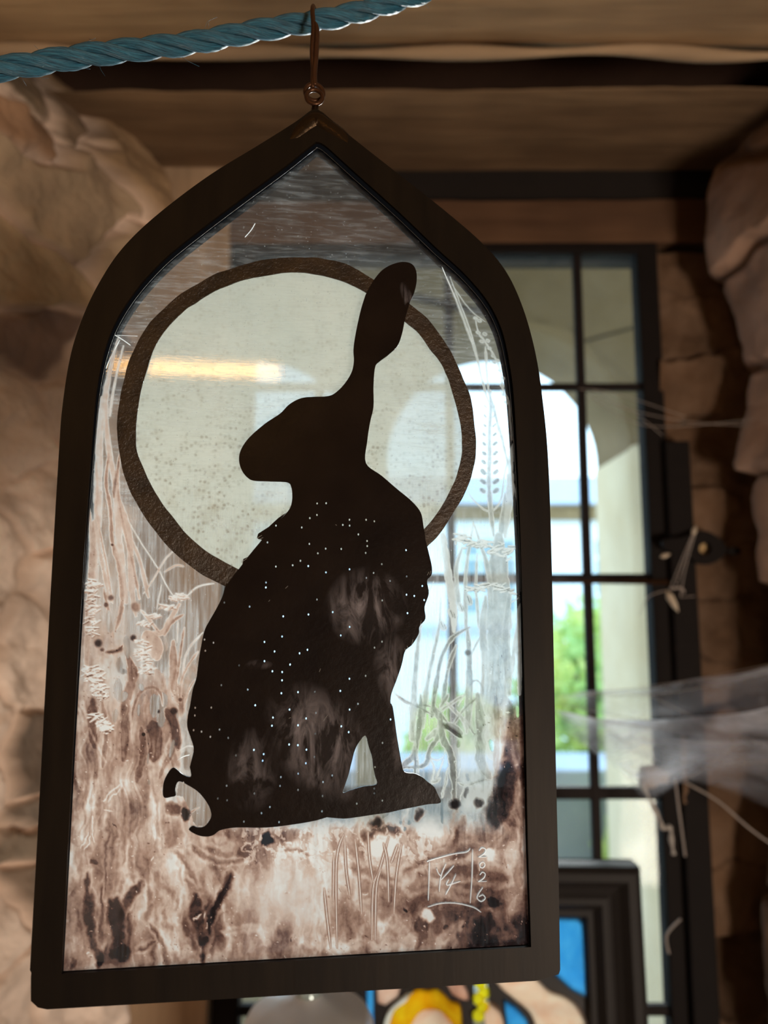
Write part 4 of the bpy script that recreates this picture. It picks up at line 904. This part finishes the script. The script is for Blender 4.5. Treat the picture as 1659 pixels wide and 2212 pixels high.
sg('sleeve_glass', ((.80, .45, .32), (.98, .78, .66)), F(spline([(880, 2128), (930, 2118), (1000, 2112), (1000, 2130), (1015, 2160), (1010, 2172), (980, 2160), (960, 2135), (900, 2142)], 4, True)))
sg('hair_glass', ((.90, .45, .02), (1., .78, .10)), F(spline([(842, 2240), (850, 2200), (875, 2180), (890, 2160), (905, 2150), (925, 2153), (945, 2150), (962, 2162), (975, 2175), (995, 2180), (1000, 2205), (1000, 2240), (975, 2220), (950, 2195), (915, 2195), (895, 2215), (880, 2240)], 4, True)), label='golden curls')
sg('face_glass', skin, F(spline([(888, 2240), (905, 2200), (940, 2194), (972, 2212), (982, 2260), (950, 2320), (905, 2300)], 5, True)), label='pale pink face')
sg('halo_glass', ((.90, .85, .75), (1., .95, .88)), F(spline([(828, 2240), (838, 2200), (862, 2175), (882, 2160), (878, 2176), (850, 2198), (842, 2240)], 4, True)))
sg('hand_glass', skin, F(spline([(1050, 2186), (1065, 2178), (1085, 2195), (1090, 2240), (1055, 2240)], 4, True)))
for i, (x, y) in enumerate([(1040, 2135), (1048, 2155), (1036, 2170), (1046, 2185), (1035, 2205)]):
    sg('bead_glass', ((.85, .75, .05), (1., .92, .2)), F([(x+13*math.cos(q), y+13*math.sin(q)) for q in np.linspace(0, 6.28, 12, endpoint=False)]), y=-.0012-.0002*i, label='yellow bead' if i == 0 else None)
mb = MB()
mb.box((gx0, .0004, .05), (gx1, .003, HH-.05)); lead_sheet = None
# leading: dark painted backing with openings cut out
L_out = [(gx0, .045), (gx1, .045), (gx1, HH-.05), (gx0, HH-.05)]
holes = []
for o_ in [c_ for c_ in pf.children if 'glass' in c_.name]:
    pass
def shrink(L, k=.93):
    A = np.array(L); c_ = A.mean(0); return (c_+(A-c_)*k).tolist()
H_ = [F([(1184, 2004), (1216, 1996), (1252, 1996), (1262, 2006), (1271, 2158), (1240, 2143), (1208, 2114), (1184, 2086)]), F([(797, 2127), (805, 2127), (807, 2325), (773, 2325), (782, 2200)]), F([(1094, 2174), (1118, 2190), (1140, 2214), (1146, 2238), (1101, 2238), (1096, 2200)]),
      shrink(F(spline([(1065, 2108), (1130, 2105), (1160, 2122), (1190, 2150), (1230, 2165), (1262, 2195), (1270, 2250), (1180, 2260), (1150, 2200), (1110, 2165), (1080, 2140)], 3, True))), shrink(F([(812, 2130), (850, 2125), (866, 2145), (860, 2165), (832, 2185), (815, 2180)])),
      shrink(F(spline([(880, 2128), (930, 2118), (1000, 2112), (1000, 2130), (1015, 2160), (1010, 2172), (980, 2160), (960, 2135), (900, 2142)], 3, True)), .95),
      F(spline([(830, 2238), (840, 2200), (864, 2177), (885, 2162), (905, 2152), (925, 2155), (945, 2152), (962, 2164), (975, 2177), (993, 2182), (998, 2205), (996, 2245), (975, 2300), (940, 2315), (900, 2300), (870, 2270)], 3, True)),
      F(spline([(1030, 2125), (1050, 2125), (1058, 2155), (1060, 2180), (1082, 2196), (1088, 2236), (1030, 2236), (1026, 2180)], 3, True))]
mb = MB(); slab(mb, [L_out]+[h_[::-1] for h_ in H_], .0008, .0026)
fixn(mb.build('leading', plain('black_lead', (.012, .010, .010), .5), pf, label='black leading between the coloured pieces'))

# white glass vessel beside it
jc = atY(667, 2150, .70); JZ = jc.z
jar = empty('glass_jar', (jc.x, .70, -.69), label='round white glass jar with a clear knobbed lid, below the panel beside the picture frame', cat='jar')
t = NT('milky_glass'); M_milk = t.done(t.mix(.8, t.n('BsdfTransparent', {0: (.97, .98, .98, 1)}).outputs[0], t.mix(.12, t.mix(.5, t.n('BsdfTranslucent', {0: (.97, .97, .97, 1)}).outputs[0], t.n('BsdfDiffuse', {0: (.9, .9, .9, 1)}).outputs[0]), t.n('BsdfGlossy', {1: .12}).outputs[0])))
def lathe(name, prof_, mat, parent, n=48, **k):
    v = []; f = []
    for r_, z_ in prof_:
        for j in range(n): q = 2*math.pi*j/n; v.append((r_*math.cos(q), r_*math.sin(q), z_))
    for i in range(len(prof_)-1):
        for j in range(n): j2 = (j+1) % n; f.append((i*n+j, i*n+j2, (i+1)*n+j2, (i+1)*n+j))
    return mesh(name, v, f, mat, parent, True, **k)
zt_ = JZ+.69
jr = 130/1533*.70*1.0
lathe('jar_body', [(0, 0), (jr*.8, 0), (jr*.85, .01), (jr*.9, zt_*.5), (jr*.92, zt_-.035), (jr*.9, zt_-.03), (jr*.86, zt_*.5), (jr*.75, .015), (0, .015)], M_milk, jar)
lathe('lid', [(jr*1.0, zt_-.035), (jr*1.0, zt_-.025), (jr*.93, zt_-.017), (jr*.86, zt_-.014), (jr*.5, zt_-.008), (jr*.25, zt_-.002), (jr*.2, zt_+.002)], M_milk, jar)
lathe('lid_knob', [(jr*.2, zt_+.0), (jr*.16, zt_+.006), (jr*.24, zt_+.012), (jr*.24, zt_+.018), (jr*.14, zt_+.024), (jr*.1, zt_+.034), (0, zt_+.036)], plain('clear_knob', (.45, .55, .55), .1, .3), jar)

# ------------------------------------------------------------------ latch plate, cobwebs
lp = atY(1517, 1187, YB-.028); latch = empty('latch_plate', tuple(lp), label='dark iron eyelet plate fixed to the wall right of the window', cat='latch')
k_ = .93/1533*1.0
sh_ = spline([(1430, 1168), (1475, 1160), (1498, 1150), (1520, 1147), (1548, 1160), (1566, 1182), (1562, 1200), (1540, 1216), (1518, 1220), (1495, 1212), (1480, 1195), (1440, 1190)], 5, True)
hl = [(1521+13*math.cos(q), 1186+13*math.sin(q)) for q in np.linspace(0, 6.28, 20, endpoint=False)]
FL = lambda L: [((atY(x, y, YB-.028)-lp).x, (atY(x, y, YB-.028)-lp).z) for x, y in L]
mb = MB(); slab(mb, [FL(sh_), FL(hl)[::-1]], -.004, .004)
fixn(mb.build('plate', M_iron, latch, bevel=.0012))
mb = MB(); a = FL([(1585, 1190)])[0]
slab(mb, [FL([(1585+14*math.cos(q), 1190+9*math.sin(q)) for q in np.linspace(0, 6.28, 14, endpoint=False)])], -.002, .004); fixn(mb.build('rivet', M_iron, latch))
mb = MB(); slab(mb, [FL(hl)], .0045, .012); fixn(mb.build('bolt_head', plain('worn_brass', (.45, .30, .14), .4, .6), latch, label='pale worn bolt showing through the eye'))

t = NT('cobweb_silk'); v = t.co((1, 1, 3)); n = t.noise(v, 14, 5, .65, 1.); n2 = t.noise(t.co((.15, 1, 1)), 60, 4)
ed = t.n('VertexColor', layer_name='Col'); al = t.n('SeparateColor', {0: ed.outputs[0]}).outputs[0]
M_web = t.done(t.mix(t.mul(t.mul(t.ramp(n, [(.3, .3), (.7, 1.)]), t.ramp(n2, [(.3, .55), (.7, 1.)])), al, clamp=True), t.n('BsdfTransparent').outputs[0],
    t.mix(.5, t.n('BsdfTranslucent', {0: (.85, .87, .92, 1)}).outputs[0], t.n('BsdfDiffuse', {0: (.62, .60, .62, 1)}).outputs[0])))
M_thread = plain('dusty_thread', (.40, .34, .30), .8)
def web_sheet(parent, org, top, bot, Y0_, Y1_, strength, name='web_sheet', nu=60, nv=24):
    T = spline(top, nu//(len(top)-1)); B = spline(bot, nu//(len(bot)-1)); n = min(len(T), len(B))
    v = []; cl = []; f = []
    for i in range(n):
        for j in range(nv):
            q = j/(nv-1); x = T[i][0]*(1-q)+B[i][0]*q; y = T[i][1]*(1-q)+B[i][1]*q
            Y = Y0_+(Y1_-Y0_)*i/n+.012*math.sin(q*3+i*.1)
            v.append(atY(x, y, Y)-org)
            e = min(1, i/8, (n-1-i)/2+.0+1)*(.45+.55*abs(1-2*q)**2 if True else 1)*(1-q**6)
            cl.append((e*strength,)*3+(1,))
    for i in range(n-1):
        for j in range(nv-1): f.append((i*nv+j, i*nv+j+1, (i+1)*nv+j+1, (i+1)*nv+j))
    o = mesh(name, v, f, M_web, parent, True); a = o.data.color_attributes.new('Col', 'FLOAT_COLOR', 'POINT'); a.data.foreach_set('color', [x for c_ in cl for x in c_])
    return o
og = atY(1500, 1550, .82)
cw = empty('cobweb', tuple(og), label='large dusty cobweb sheet stretched from the window to the right-hand wall', cat='cobweb')
web_sheet(cw, og, [(1200, 1505), (1280, 1492), (1400, 1487), (1500, 1466), (1600, 1455), (1690, 1430)], [(1200, 1520), (1290, 1545), (1400, 1552), (1500, 1550), (1600, 1545), (1690, 1540)], .86, .74, .9)
web_sheet(cw, og, [(1195, 1530), (1280, 1550), (1400, 1555), (1500, 1548), (1600, 1540), (1690, 1520)], [(1210, 1580), (1300, 1640), (1400, 1700), (1500, 1680), (1600, 1670), (1690, 1700)], .86, .74, 1.6)
web_sheet(cw, og, [(1300, 1580), (1380, 1590), (1480, 1600), (1690, 1600)], [(1340, 1660), (1400, 1730), (1500, 1690), (1690, 1760)], .84, .74, .9)
mb = MB(); rr = random.Random(8)
for a0, b0 in [((1195, 1520), (1690, 1590)), ((1200, 1500), (1690, 1445)), ((1210, 1535), (1560, 1590)), ((1300, 1560), (1690, 1545)), ((1260, 1500), (1690, 1430)), ((1370, 1655), (1690, 1640)), ((1395, 1700), (1600, 1600)), ((1400, 1500), (1690, 1620)), ((1250, 1525), (1500, 1680))]:
    m_ = ((a0[0]+b0[0])/2, (a0[1]+b0[1])/2+rr.uniform(5, 25)); P = spline([a0, m_, b0], 10)
    mb.tube([atY(x, y, .86-.12*(x-1195)/495)-og for x, y in P], .00035, 5)
mb.build('web_thread', M_thread, cw, smooth=True)
mb = MB(); P = spline([(1385, 1690), (1405, 1730), (1425, 1770), (1432, 1790), (1448, 1788), (1450, 1815), (1455, 1845)], 6)
mb.tube([atY(x, y, .84)-og for x, y in P], [.0022+.0008*math.sin(i*.9) for i in range(len(P))], 8)
mb.build('dangling_strand', plain('grey_fluff', (.50, .46, .42), .9), cw, smooth=True)
mb = MB()
for (x, y, r_) in [(1408, 1672, .012), (1422, 1680, .009), (1400, 1690, .009), (1432, 1672, .007)]:
    c_ = atY(x, y, .845)-og; nn = 10
    vv = []; ff = []
    for i in range(nn+1):
        for j in range(12):
            th_ = math.pi*i/nn; ph = 2*math.pi*j/12; q = r_*(.7+.5*rr.random())
            vv.append(c_+Vector((q*math.sin(th_)*math.cos(ph)*1.3, q*math.sin(th_)*math.sin(ph)*.7, q*math.cos(th_)*.8)))
    for i in range(nn):
        for j in range(12): ff.append((i*12+j, i*12+(j+1) % 12, (i+1)*12+(j+1) % 12, (i+1)*12+j))
    mb.add(vv, ff)
mb.build('dust_clump', plain('dust_clump', (.42, .32, .25), .95), cw, smooth=True)
mb = MB()
for L in [[(1480, 1690), (1550, 1730), (1620, 1790), (1690, 1840)], [(1458, 1680), (1468, 1760), (1480, 1850)], [(1470, 1985), (1440, 2020), (1445, 2060)]]:
    mb = MB(); P = spline(L, 8); mb.tube([atY(x, y, .85)-og for x, y in P], .0012, 6); mb.build('web_thread', M_thread, cw, smooth=True)
M_deb = plain('pale_debris', (.60, .50, .38), .9); M_bth = plain('brown_thread', (.25, .18, .14), .9)
og2 = atY(1495, 1150, .83)
cw2 = empty('cobweb', tuple(og2), label='small dangling cobweb strand with a bit of debris, below the latch plate', cat='cobweb')
mb = MB()
for L, r_ in [([(1500, 1145), (1482, 1200), (1460, 1265)], .0006), ([(1498, 1150), (1470, 1215), (1446, 1275)], .0005), ([(1502, 1150), (1480, 1230), (1470, 1290)], .0006), ([(1446, 1272), (1470, 1270), (1478, 1280)], .0014), ([(1440, 1275), (1400, 1290), (1380, 1330)], .0005), ([(1470, 1290), (1500, 1288)], .0004)]:
    P = spline(L, 8) if len(L) > 2 else L; mb = MB(); mb.tube([atY(x, y, .83)-og2 for x, y in P], r_, 6); mb.build('web_thread', M_thread, cw2, smooth=True)
mb = MB()
for (x, y, a, l, r_) in [(1452, 1298, -1.1, .014, .0045), (1500, 1146, 1.2, .006, .003), (1437, 1200, .3, .006, .003)]:
    mb = MB(); c_ = atY(x, y, .83)-og2; d_ = Vector((math.cos(a), 0, math.sin(a))); mb.tube([c_-d_*l, c_-d_*l*.4, c_+d_*l*.4, c_+d_*l], [.0006, r_, r_*.8, .0005], 8); mb.build('debris', M_deb, cw2, smooth=True)
og3 = atY(1500, 1000, .86)
cw3 = empty('cobweb', tuple(og3), label='faint cobweb threads across the upper right window frame', cat='cobweb')
mb = MB()
for L in [[(1270, 850), (1340, 880), (1480, 910), (1620, 920)], [(1280, 840), (1380, 900), (1430, 940)], [(1270, 855), (1400, 920), (1640, 905)], [(1250, 840), (1330, 850), (1480, 900)]]:
    mb.tube([atY(x, y, .86)-og3 for x, y in spline(L, 8)], .0004, 5)
mb.build('web_thread', M_thread, cw3, smooth=True)

# ------------------------------------------------------------------ the warm tube lamp behind the viewer (seen mirrored in the glass)
tl = empty('tube_lamp', (-.35, -.69, .38), label='warm tube lamp mirrored as a golden streak in the panel glass', cat='lamp')
t = NT('lamp_glow'); M_glow = t.done(t.n('Emission', {0: (1, .50, .14, 1), 1: 13.}).outputs[0])
MB().tube([(-.38, 0, -.004), (-.2, 0, -.001), (.37, 0, .014)], .011, 20).build('lamp_tube', M_glow, tl, smooth=True)
mb = MB(); mb.box((-.41, -.05, .03), (.40, .0, .05)); mb.box((-.41, -.02, -.03), (-.38, .02, .05)); mb.box((.372, -.02, -.02), (.40, .02, .05)); mb.box((-.3, -.04, .05), (-.28, -.02, .872)); mb.box((.28, -.04, .05), (.3, -.02, .872))
mb.build('lamp_housing', plain('lamp_metal', (.3, .3, .28), .5, .5), tl, bevel=.003)
